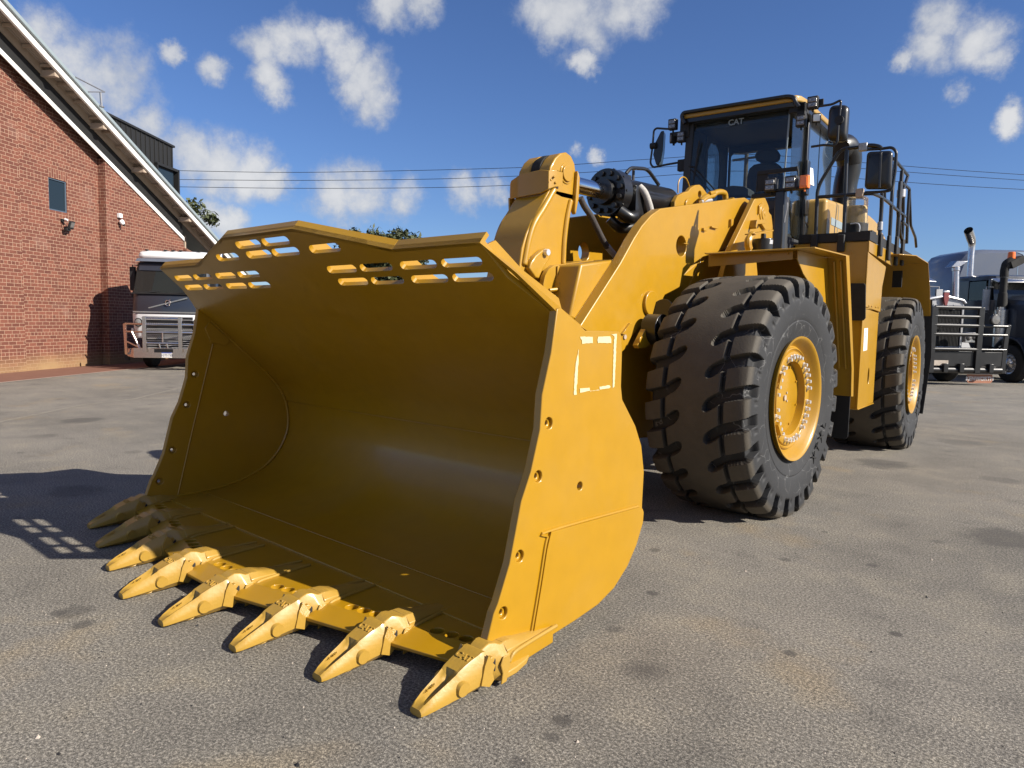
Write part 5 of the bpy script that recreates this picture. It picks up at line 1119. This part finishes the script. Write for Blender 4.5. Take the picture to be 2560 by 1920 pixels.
    for s in (-1,1):
        mb.prism([(s*.95,-.33,.34),(s*1.33,-.05,.38),(s*1.33,.05,.56),(s*.95,-.30,.60)],(0,.05,0))
        mb.box((s*.50,-.42,.50),(s*.62,-.34,1.44)); mb.prism([(s*1.22,-.14,.42),(s*1.32,-.10,.42),(s*1.36,-.10,1.24),(s*1.25,-.14,1.26)],(0,.05,0))
        for z in (1.24,1.03): mb.tube([(s*.58,-.38,z),(s*1.28,-.12,z)], .026, 10)
        mb.tube([(s*1.02,-.25,1.03),(s*.74,-.30,.56)], .033, 10); mb.tube([(s*1.24,-.12,.76),(s*.76,-.28,.60)], .022, 10)
    for z in (1.40,1.24,1.03,.74): mb.tube([(-.56,-.38,z),(.56,-.38,z)], .027, 10)
    for p, q in (((0,-.38,1.03),(0,-.38,.76)),((-.12,-.38,.74),(-.09,-.36,.60)),((.12,-.38,.74),(.15,-.36,.60))): mb.tube([p,q], .024, 10)
    bar = mb.build('bull_bar', ['tanrefl','blk'], t, bevel=.006)
    MB().box((-1.34,-.10,.25),(-1.20,.0,.40)).build('step_foot', 'rub', bar, bevel=.01)
    pl = MB().box((-.06,-.345,.355),(.26,-.336,.49)).build('number_plate', 'fascia', t)
    MB().box((-.06,-.3475,.465),(.26,-.345,.49)).build('plate_band', 'blue', pl)
    MB().text('1GTS·730', .088, frame((.10,-.3465,.41),(1,0,0),(0,0,1),(0,-1,0)), .001, bold=.0015).build('plate_lettering', 'ink', pl)
    mb = MB(); mb.box((-.45,2.0,.70),(.45,6.8,.98)); mb.box((-1.2,1.9,.55),(1.2,2.6,.95)); mb.box((-1.2,2.9,.45),(-.6,4.2,.95)); mb.box((.6,2.9,.45),(1.2,4.2,.95)); mb.build('chassis', 'blkmatt', t, bevel=.01)
    MB().tube([(1.0,2.3,.9),(1.0,2.3,3.1),(1.0,2.38,3.35),(1.0,2.52,3.45)], .07, 14).build('exhaust_stack', 'alloy', t)
    for y in (1.25,5.2,6.5):
        for s in (-1,1): truck_wheel(t, s*1.02, y, .50, .32 if y < 2 else .58, y < 2)
    MB().box((-1.2,.9,.55),(1.2,1.9,.9)).build('wheel_arch', 'blkmatt', t)
    MB().prism([(1.2,1.45,2.05),(1.2,2.0,2.05),(1.2,2.0,2.8),(1.2,1.6,2.8)],(.003,0,0)).build('side_window','wsdark',t)
    return t
vt = cabover(); pp = atdepth((420,900), 20.9); vt.matrix_world = tmat((pp[0],pp[1])) @ Matrix.Diagonal((.86,1,1.055,1))
v2 = copy_tree(vt); v2['label'] = 'white flat fronted truck parked far behind the loader, glimpsed through the spill guard slots'; v2['category'] = 'truck'
pp = atdepth((1120,832), 33); v2.matrix_world = tmat((pp[0],pp[1]))

def bonneted(col, lab, badge=True, pipes=True, bar=True):
    t = thing('bonneted_truck', lab, 'truck')
    # hood: lofted; local y=0 at the grille face
    def hr(y, w, z0, z1): return [(-w,y,z0),(-w,y,z1-.22),(-w+.05,y,z1-.08),(-w*.6,y,z1+.02),(0,y,z1+.07),(w*.6,y,z1+.02),(w-.05,y,z1-.08),(w,y,z1-.22),(w,y,z0)]
    mb = MB(); mb.loft([hr(.06,.66,.95,2.34),hr(.8,.70,1.1,2.42),hr(1.9,.86,1.1,2.52)]); 
    hood_ = mb.build('hood', col, t, bevel=.01, angle=30)
    mb = MB()
    for s in (-1,1):                                                 # wings over the steer wheels
        pts = [(1.10+.72*math.cos(a), .60+.72*math.sin(a)) for a in [math.radians(q) for q in range(0,181,15)]]
        o_ = pts+[(p[0]*1.0+(p[0]-1.10)*-.07, .60+(p[1]-.60)*.92) for p in reversed(pts)]
        mb.prism([(s*.66,y,z) for y,z in o_], (s*.58,0,0)); mb.prism([(s*.66,.2,.9),(s*.66,.5,1.35),(s*1.2,.45,1.25),(s*1.2,.18,.85)], (0,.05,0))
    mb.build('wing', col, t, bevel=.01)
    mb = MB(); mb.prism([(-.67,-.0,.98),(-.67,0,2.16),(-.62,0,2.28),(0,0,2.40),(.62,0,2.28),(.67,0,2.16),(.67,0,.98)], (0,.07,0), [[(-.60,0,1.04),(-.60,0,2.06),(.60,0,2.06),(.60,0,1.04)]])
    gs = mb.build('grille_surround', 'galv', t, bevel=.015)
    mb = MB(); mb.tube([(-.68,-.02,2.24),(-.60,-.03,2.32),(0,-.05,2.43),(.60,-.03,2.32),(.68,-.02,2.24)], .035, 8); mb.build('crown_trim', 'steel', gs)
    mb = MB(); mb.box((-.60,.045,1.04),(.60,.055,2.06)); g = mb.build('grille', 'blk', t)
    mb = MB()
    for k in range(27): x = -.585+k*.045; mb.box((x,.03,1.04),(x+.014,.045,2.06))
    mb.build('grille_bar', 'blkmatt', g)
    if badge:
        mb = MB(); mb.prism([(-.085,-.10,2.52),(-.085,-.10,2.36),(-.03,-.10,2.14),(.03,-.10,2.14),(.085,-.10,2.36),(.085,-.10,2.52),(.0,-.10,2.56)], (0,.06,0)); b_ = mb.build('hood_badge', 'red', t, bevel=.01)
        MB().box((-.09,-.105,2.52),(.09,-.03,2.57)).build('badge_cap', 'steel', b_, bevel=.01)
        for x in (-.32,.32): MB().prism([(x-.03,-.02,2.06),(x+.03,-.02,2.06),(x,-.02,2.2)],(0,.03,0)).build('grille_fin','steel',gs)
    # cab behind the hood
    def cring(z, w, yf): return [(-w,3.9,z),(-w,yf+.2,z),(-w+.12,yf+.05,z),(-w*.5,yf,z),(w*.5,yf,z),(w-.12,yf+.05,z),(w,yf+.2,z),(w,3.9,z)]
    mb = MB(); mb.loft([cring(1.0,1.05,1.95),cring(2.05,1.06,1.95),cring(2.42,1.06,1.97)]); mb.loft([cring(3.02,.98,2.20),cring(3.15,.98,2.22),cring(3.20,.9,2.4)]); 
    for s in (-1,1): mb.box((s*.97,2.25,2.4),(s*1.05,2.34,3.05)); mb.box((s*.97,3.2,2.4),(s*1.05,3.9,3.05))
    mb.box((-1.0,3.8,2.4),(1.0,3.9,3.05)); mb.build('cab', col, t, bevel=.015, angle=40)
    mb = MB(); mb.box((-.7,2.6,2.3),(.7,3.6,2.9)); mb.build('cab_interior', 'dkgrey', t)
    MB().prism([(-1.0,2.10,2.42),(-.95,2.27,3.03),(.95,2.27,3.03),(1.0,2.10,2.42)], (0,-.01,0)).build('windscreen', 'wsdark', t)
    MB().prism([(-1.10,2.15,3.04),(1.10,2.15,3.04),(1.10,1.86,2.92),(0,1.82,2.94),(-1.10,1.86,2.92)], (0,0,.03)).build('sun_visor', 'alloy', t, bevel=.008)
    for s in (-1,1):
        MB().prism([(s*1.055,2.38,2.42),(s*1.055,3.15,2.42),(s*1.05,3.15,3.0),(s*1.05,2.42,3.0)], (s*.004,0,0)).build('side_window', 'wsdark', t)
        mb = MB(); mb.box((s*1.34-.11,2.0,2.10),(s*1.34+.11,2.06,2.72)); mb.tube([(s*1.06,2.1,2.8),(s*1.34,2.05,2.8),(s*1.34,2.05,2.05),(s*1.06,2.1,1.98)], .018, 8); mb.build('mirror', 'galv', t, bevel=.02)
        mb = MB(); mb.box((s*.72,-.06,1.16),(s*1.14,.08,1.44)); h = mb.build('headlight', 'alloy', t, bevel=.015)
        for x in (.83,1.03): MB().lathe([(0,.085),(-.02,.08),(-.045,.045),(-.05,0)], (s*x,-.06,1.30), (0,1,0), 24).build('lens', 'lens', h)
    if pipes:
        for s in (-1,1):
            mb = MB(); mb.cyl((s*1.0,1.75,1.2),(s*1.0,1.75,2.15),.155,None,24); mb.cyl((s*1.0,1.75,2.12),(s*1.0,1.75,2.95),.085,None,20); mb.cyl((s*1.0,1.75,2.86),(s*1.0,1.75,2.95),.10,None,20)
            a_ = mb.build('air_cleaner', 'alloy', t, bevel=.01)
            mb = MB(); mb.prism([(s*1.0-.16,1.60,3.10),(s*1.0-.05,1.60,2.94),(s*1.0+.12,1.60,2.97),(s*1.0+.34,1.60,3.20),(s*1.0-.02,1.60,3.22)], (0,.28,0)); mb.build('intake_snorkel', 'alloy', a_, bevel=.012)
            mb = MB(); mb.cyl((s*1.15,3.98,1.1),(s*1.15,3.98,2.62),.14,None,20); mb.tube(smoothpath([(s*1.15,3.98,2.62),(s*1.15,3.98,3.5),(s*1.15,3.96,3.95),(s*1.12,3.88,4.15),(s*1.02,3.80,4.42)],5), [.085]*16+[.09,.095,.1,.1,.1], 18, caps=False); mb.build('exhaust_stack', 'alloy', t)
    if bar:
        mb = MB(); mb.box((-1.2,-.55,.52),(1.55,-.45,.92)); mb.cyl((-1.3,-.52,.42),(1.55,-.52,.42),.09,None,12)
        for x in (-.72,.74): mb.prism([(x-.085,-.62,.34),(x+.085,-.62,.34),(x+.085,-.62,1.25),(x+.10,-.62,1.5),(x+.10,-.62,2.12),(x-.07,-.62,2.12),(x-.07,-.62,1.5),(x-.085,-.62,1.25)], (0,.10,0))
        mb.prism([(1.52,-.56,.34),(1.66,-.56,.34),(1.70,-.56,1.3),(1.76,-.56,1.66),(1.62,-.56,1.68),(1.56,-.56,1.2)], (0,.08,0)); mb.prism([(-1.52,-.56,.34),(-1.66,-.56,.34),(-1.70,-.56,1.3),(-1.76,-.56,1.66),(-1.62,-.56,1.68),(-1.56,-.56,1.2)], (0,.08,0))
        for z in (2.10,1.86,1.62,1.38,.98): mb.tube([(-.70,-.57,z),(.72,-.57,z)], .054, 12)
        for z in (1.62,1.38,.98):
            for s in (-1,1): mb.tube([(s*.74,-.57,z),(s*1.66,-.53,z)], .040, 12)
        for x in (-.35,.15,1.08): mb.box((x,-.66,.36),(x+.14,-.5,.60))
        mb.cyl((1.14,-.68,1.80),(1.14,-.60,1.80),.15,.15,28)
        b_ = mb.build('bull_bar', 'blk', t, bevel=.01); MB().lathe([(0,.13),(-.02,.12),(-.03,0)], (1.14,-.68,1.80), (0,1,0), 24).build('driving_light_lens', 'lens', b_)
        pl = MB().box((-.62,-.57,.54),(-.16,-.555,.68)).build('number_plate', 'kerbp', b_)
        mb = MB(); mb.prism([(.60,-.40,.30),(1.40,-.40,.30),(1.42,-.40,.12),(1.36,-.40,.06),(.66,-.40,.06),(.60,-.40,.12)], (0,.02,0)); fl = mb.build('name_flap', 'pinkflap', t)
        MB().text('KENWORTH', .155, frame((1.0,-.405,.18),(1,0,0),(0,0,1),(0,-1,0)), .002, bold=.002).build('flap_lettering', 'fascia', fl)
    mb = MB(); mb.box((-.45,.1,.7),(.45,8.0,1.0)); mb.box((-1.15,2.0,.5),(1.15,3.9,1.0)); mb.build('chassis', 'blkmatt', t, bevel=.01)
    for y in (1.10,5.6,6.95):
        for s in (-1,1): truck_wheel(t, s*1.02, y, .54, .32 if y < 2 else .58, y < 2)
    return t
k1 = bonneted('silver', 'silver bonneted truck with black bull bar and red hood badge right of the loader', pipes=False)
pp = atdepth((2345,964), 21.6); k1.matrix_world = tmat((pp[0], pp[1])) @ Matrix.Diagonal((1,1,1.07,1))
k2 = bonneted('navy', 'dark bonneted truck with black snorkel and orange beacon at the right edge', badge=False, pipes=False, bar=False)
mb = MB(); x_, y_ = -1.0, 1.75; mb.cyl((x_,y_,1.0),(x_,y_,2.12),.185,None,24); mb.cyl((x_,y_,2.0),(x_,y_,2.42),.12,None,20); mb.cyl((x_,y_,2.38),(x_,y_,3.10),.105,None,20)
a_ = mb.build('air_cleaner', 'alloy', k2, bevel=.01)
mb = MB(); mb.cyl((x_,y_,2.20),(x_,y_,2.62),.155,.125,20); mb.tube([(x_,y_,2.6),(x_,y_,3.08)],.107,18); mb.tube(smoothpath([(x_,y_,3.08),(x_,y_,3.30),(x_+.05,y_-.02,3.46),(x_+.2,y_-.05,3.55)],5), [.125]*8+[.135,.14,.14,.14,.14,.14,.14,.14], 18); mb.obox((x_+.3,y_-.05,3.52),(.22,0,.10),(0,.14,0),(-.05,0,.10)); mb.build('rubber_snorkel', 'rub', a_, bevel=.01)
MB().cyl((x_+.20,y_,3.62),(x_+.20,y_,3.82),.11,.10,20).build('beacon', 'orange', a_, bevel=.01)
pp = atdepth((2532,914), 22.8); pp = Vector((pp[0],pp[1],0))+TA*1.02-TB*1.10; k2.matrix_world = tmat((pp[0], pp[1])) @ Matrix.Diagonal((1,1,1.08,1))
# big grey sleeper behind
k3 = thing('sleeper_truck', 'tall silver blue aerodynamic sleeper truck seen side on behind the bonneted trucks', 'truck')
def side(pts, z): return pts
mb = MB(); prof = [(0,1.2),(.02,2.9),(.08,3.3),(.20,3.62),(.42,3.86),(.75,3.97),(1.2,4.0),(2.6,4.0),(3.5,3.95),(4.4,3.62),(5.3,3.15),(5.5,2.9),(5.7,2.3),(7.0,2.1),(8.1,1.9),(8.3,1.2)]
rings = []
for y, k in ((-0.0,.955),(.10,.985),(.3,1.0),(2.2,1.0),(2.4,.975),(2.5,.9)):
    rings.append([(4.1+(x-4.1)*(k if k < 1 else 1), y, 1.2+(z-1.2)*k) for x, z in prof])
mb.loft(rings); mb.build('body', 'grey', k3, angle=30)
mb = MB(); mb.box((.05,-.004,2.94),(5.0,.0,2.955)); mb.box((2.30,-.006,1.2),(2.315,0,3.7)); mb.prism([(2.2,-.012,3.92),(2.5,-.012,3.92),(2.95,-.012,3.45),(3.1,-.012,3.0),(3.02,-.012,3.0),(2.86,-.012,3.4),(2.45,-.012,3.84)],(0,.012,0)); mb.tube(smoothpath([(1.9,-.02,2.3),(1.95,-.02,2.65),(2.2,-.02,2.85),(2.45,-.02,2.6),(2.5,-.02,2.3)],5),.03,8); mb.build('seam', 'chrome', k3)
MB().prism([(3.6,-.01,2.2),(4.9,-.01,2.2),(4.9,-.01,2.6),(4.4,-.01,2.9),(3.6,-.01,2.9)],(0,.01,0)).build('side_window','wsdark',k3)
mb = MB(); mb.box((-2.5,.8,.7),(7.6,1.7,1.2)); mb.box((0,.02,.5),(4.0,.4,1.2)); mb.build('chassis', 'blkmatt', k3)
for x in (-1.8,-.4,6.6):
    for y in (.15,2.3): o = MB(); o.cyl((x,y-.15,.52),(x,y+.15,.52),.52,None,28); w_ = o.build('wheel','rub',k3,bevel=.02); MB().cyl((x,y-.16,.52),(x,y+.16,.52),.27,None,20).build('rim','alloy',w_)
pp = atdepth((2368,900), 26.5); k3.matrix_world = frame((pp[0],pp[1],0), Vector((.744,.668,0)), Vector((-.668,.744,0)), (0,0,1)) @ Matrix.Diagonal((1,1,1.14,1))

def part_at(truck, px, D_): return truck.matrix_world.inverted() @ Vector([float(q) for q in atdepth(px, D_)])
bpy.context.view_layer.update()
k3i = k3.matrix_world.inverted(); P_ = lambda px, d: k3i @ Vector([float(q) for q in atdepth(px, d)])
mb = MB(); mb.tube([P_((2422,770),25),P_((2424,705),25)], .155, 20); mb.build('stack_guard', 'alloy', k3)
mb = MB(); mb.tube(smoothpath([P_((2424,705),25),P_((2427,650),25),P_((2430,612),25),P_((2428,598),24.9),P_((2421,576),24.7)],5), [.10]*8+[.102,.105,.11,.115,.12,.125,.13,.135,.14,.14,.14,.14,.14], 20, caps=False); mb.build('exhaust_stack', 'alloy', k3)
k1i = k1.matrix_world.inverted(); Q_ = lambda px, d: k1i @ Vector([float(q) for q in atdepth(px, d)])
mb = MB(); mb.tube([Q_((2389,745),22.8),Q_((2390,676),22.8)], .095, 20); mb.tube([Q_((2390,678),22.8),Q_((2390,668),22.8)], .115, 20); ac = mb.build('air_cleaner', 'alloy', k1, bevel=.01)
a, b, c_, d_ = Q_((2378,668),22.7), Q_((2402,666),22.7), Q_((2420,653),22.7), Q_((2393,652),22.7); mb = MB(); mb.prism([a,b,c_,d_], (0,.30,.0)); mb.build('intake_cap', 'alloy', ac, bevel=.01)

# ================================================================== light, sky, camera
SUN = Vector((2.953,.892,1.918)).normalized(); el = math.asin(SUN.z); az = math.atan2(SUN.x, SUN.y)
sd = bpy.data.lights.new('sun', 'SUN'); sd.energy = 5.0; sd.angle = math.radians(.5); sd.color = (1, .93, .82)
so = bpy.data.objects.new('sun', sd); COL.objects.link(so); so.rotation_euler = SUN.to_track_quat('Z', 'Y').to_euler(); so.location = (20, 6, 20)
wd = bpy.data.worlds.new('World'); SC.world = wd; wd.use_nodes = True; nt = wd.node_tree; bg = nt.nodes['Background']
sky = N(nt, 'ShaderNodeTexSky', sky_type='NISHITA', sun_disc=False); sky.sun_elevation = el; sky.sun_rotation = az; sky.altitude = 0; sky.air_density = 1.0; sky.dust_density = .15; sky.ozone_density = 3.2
tc = N(nt, 'ShaderNodeTexCoord')
wn = N(nt, 'ShaderNodeTexNoise', i_Scale=9.0, i_Detail=8, i_Roughness=.68); L(nt, tc.outputs['Generated'], wn.inputs[0])
wsub = N(nt, 'ShaderNodeVectorMath', operation='SUBTRACT'); L(nt, wn.outputs[1], wsub.inputs[0]); wsub.inputs[1].default_value = (.5,.5,.5)
wsc = N(nt, 'ShaderNodeVectorMath', operation='SCALE'); L(nt, wsub.outputs[0], wsc.inputs[0]); wsc.inputs['Scale'].default_value = .075
wadd = N(nt, 'ShaderNodeVectorMath', operation='ADD'); L(nt, tc.outputs['Generated'], wadd.inputs[0]); L(nt, wsc.outputs[0], wadd.inputs[1])
n1 = N(nt, 'ShaderNodeTexNoise', i_Scale=9.0, i_Detail=9, i_Roughness=.62, i_Distortion=.25); L(nt, tc.outputs['Generated'], n1.inputs[0])
n2 = N(nt, 'ShaderNodeTexNoise', i_Scale=32.0, i_Detail=6, i_Roughness=.6); L(nt, tc.outputs['Generated'], n2.inputs[0])
blobs = [(150,130,75),(240,180,85),(95,75,55),(300,275,55),(560,110,48),(625,85,45),(690,75,42),(740,112,52),(655,82,56),(612,100,52),(720,95,50),(792,160,60),(805,215,55),(765,190,45),(575,168,45),(592,205,38),(452,160,34),(370,112,26),(840,20,52),(905,2,46),
 (1180,15,66),(1225,25,66),(1270,30,80),(1320,22,70),(1370,18,66),(1200,60,50),(1267,130,30),(410,335,60),(470,360,75),(545,370,60),(590,385,42),(725,425,58),(790,425,62),(865,430,60),(1000,415,52),(1070,405,48),(455,470,50),(500,485,45),(1280,345,22),(2030,35,50),(2010,100,50),(2105,80,58),(2140,120,38),(2062,200,32),(1950,120,26),(2190,250,30),(1230,330,22),(1480,480,40)]
def mathn(op, a, b=None, clamp=False):
    m = N(nt, 'ShaderNodeMath', operation=op, use_clamp=clamp)
    for i, s in enumerate((a, b)):
        if s is None: continue
        if isinstance(s, (int, float)): m.inputs[i].default_value = s
        else: L(nt, s, m.inputs[i])
    return m.outputs[0]
acc = None
for x, y, r in blobs:
    d = ray(x*1.1573, y*1.1573); d = d/np.linalg.norm(d); v = N(nt, 'ShaderNodeVectorMath', operation='DISTANCE'); L(nt, wadd.outputs[0], v.inputs[0]); v.inputs[1].default_value = tuple(float(q) for q in d)
    mr = N(nt, 'ShaderNodeMapRange', interpolation_type='SMOOTHSTEP'); mr.inputs[1].default_value = r*1.1573*1.95/FP*.9; mr.inputs[2].default_value = 0; L(nt, v.outputs['Value'], mr.inputs[0])
    acc = mr.outputs[0] if acc is None else mathn('MAXIMUM', acc, mr.outputs[0])
nz = mathn('ADD', mathn('MULTIPLY', mathn('SUBTRACT', n1.outputs[0], .5), 1.1), mathn('MULTIPLY', mathn('SUBTRACT', n2.outputs[0], .5), .8))
# noise roughens the placed clouds; unseen cloud for fill light is added further down
den = mathn('ADD', acc, mathn('MULTIPLY', nz, mathn('GREATER_THAN', acc, .001)))
mr = N(nt, 'ShaderNodeMapRange', interpolation_type='SMOOTHSTEP'); mr.inputs[1].default_value = .26; mr.inputs[2].default_value = 1.0; L(nt, den, mr.inputs[0])
fade = mathn('MULTIPLY', mr.outputs[0], mathn('MULTIPLY', acc, 3.0, True))
n3 = N(nt, 'ShaderNodeTexNoise', i_Scale=7.0, i_Detail=5); mp = N(nt, 'ShaderNodeMapping'); mp.inputs['Location'].default_value = (.1, .05, .035); L(nt, tc.outputs['Generated'], mp.inputs[0]); L(nt, mp.outputs[0], n3.inputs[0])
cc = ramp(nt, mathn('ADD', mathn('MULTIPLY', den, .45), mathn('MULTIPLY', n3.outputs[0], .5)), [(.30, (4.2, 4.7, 5.7)), (.52, (5.0, 5.3, 5.9)), (.80, (7.7, 7.7, 7.7))])
CLOUD_GAIN = 1.0
mxs = N(nt, 'ShaderNodeMix', data_type='RGBA'); L(nt, mathn('MULTIPLY', fade, .92), mxs.inputs[0]); tint = mixc(nt, 1, sky.outputs[0], (.68,.83,1.16), 'MULTIPLY'); L(nt, tint, mxs.inputs[6]); L(nt, cc.outputs[0], mxs.inputs[7])
# unseen broken cloud added outside the view to brighten and neutralise the shade
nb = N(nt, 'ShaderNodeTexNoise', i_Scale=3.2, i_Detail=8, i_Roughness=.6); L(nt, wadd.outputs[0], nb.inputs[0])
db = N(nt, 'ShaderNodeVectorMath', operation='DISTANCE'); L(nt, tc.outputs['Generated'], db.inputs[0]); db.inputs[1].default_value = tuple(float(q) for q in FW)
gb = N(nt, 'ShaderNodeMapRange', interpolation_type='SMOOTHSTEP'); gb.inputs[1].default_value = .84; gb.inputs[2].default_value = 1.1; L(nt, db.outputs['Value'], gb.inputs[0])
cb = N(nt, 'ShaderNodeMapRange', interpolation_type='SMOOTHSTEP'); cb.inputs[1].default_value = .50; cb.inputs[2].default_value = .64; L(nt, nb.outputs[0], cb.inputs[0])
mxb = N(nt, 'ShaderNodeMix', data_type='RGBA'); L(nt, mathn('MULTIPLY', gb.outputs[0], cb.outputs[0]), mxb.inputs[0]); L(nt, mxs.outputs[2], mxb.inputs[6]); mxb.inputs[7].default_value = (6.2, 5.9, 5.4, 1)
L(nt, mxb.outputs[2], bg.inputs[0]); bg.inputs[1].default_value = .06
cd = bpy.data.cameras.new('camera'); co = bpy.data.objects.new('camera', cd); COL.objects.link(co); SC.camera = co
cd.sensor_width = 36; cd.sensor_fit = 'HORIZONTAL'; cd.lens = FP/2560*36; cd.clip_end = 2000; cd.clip_start = .05
co.matrix_world = frame(CAM, RT, UPV, -FW)
SC.view_settings.view_transform = 'Standard'; SC.view_settings.look = 'None'; SC.view_settings.gamma = 1; SC.view_settings.exposure = 0.75
SC.cycles.max_bounces = 8; SC.cycles.transparent_max_bounces = 16; SC.cycles.use_denoising = True
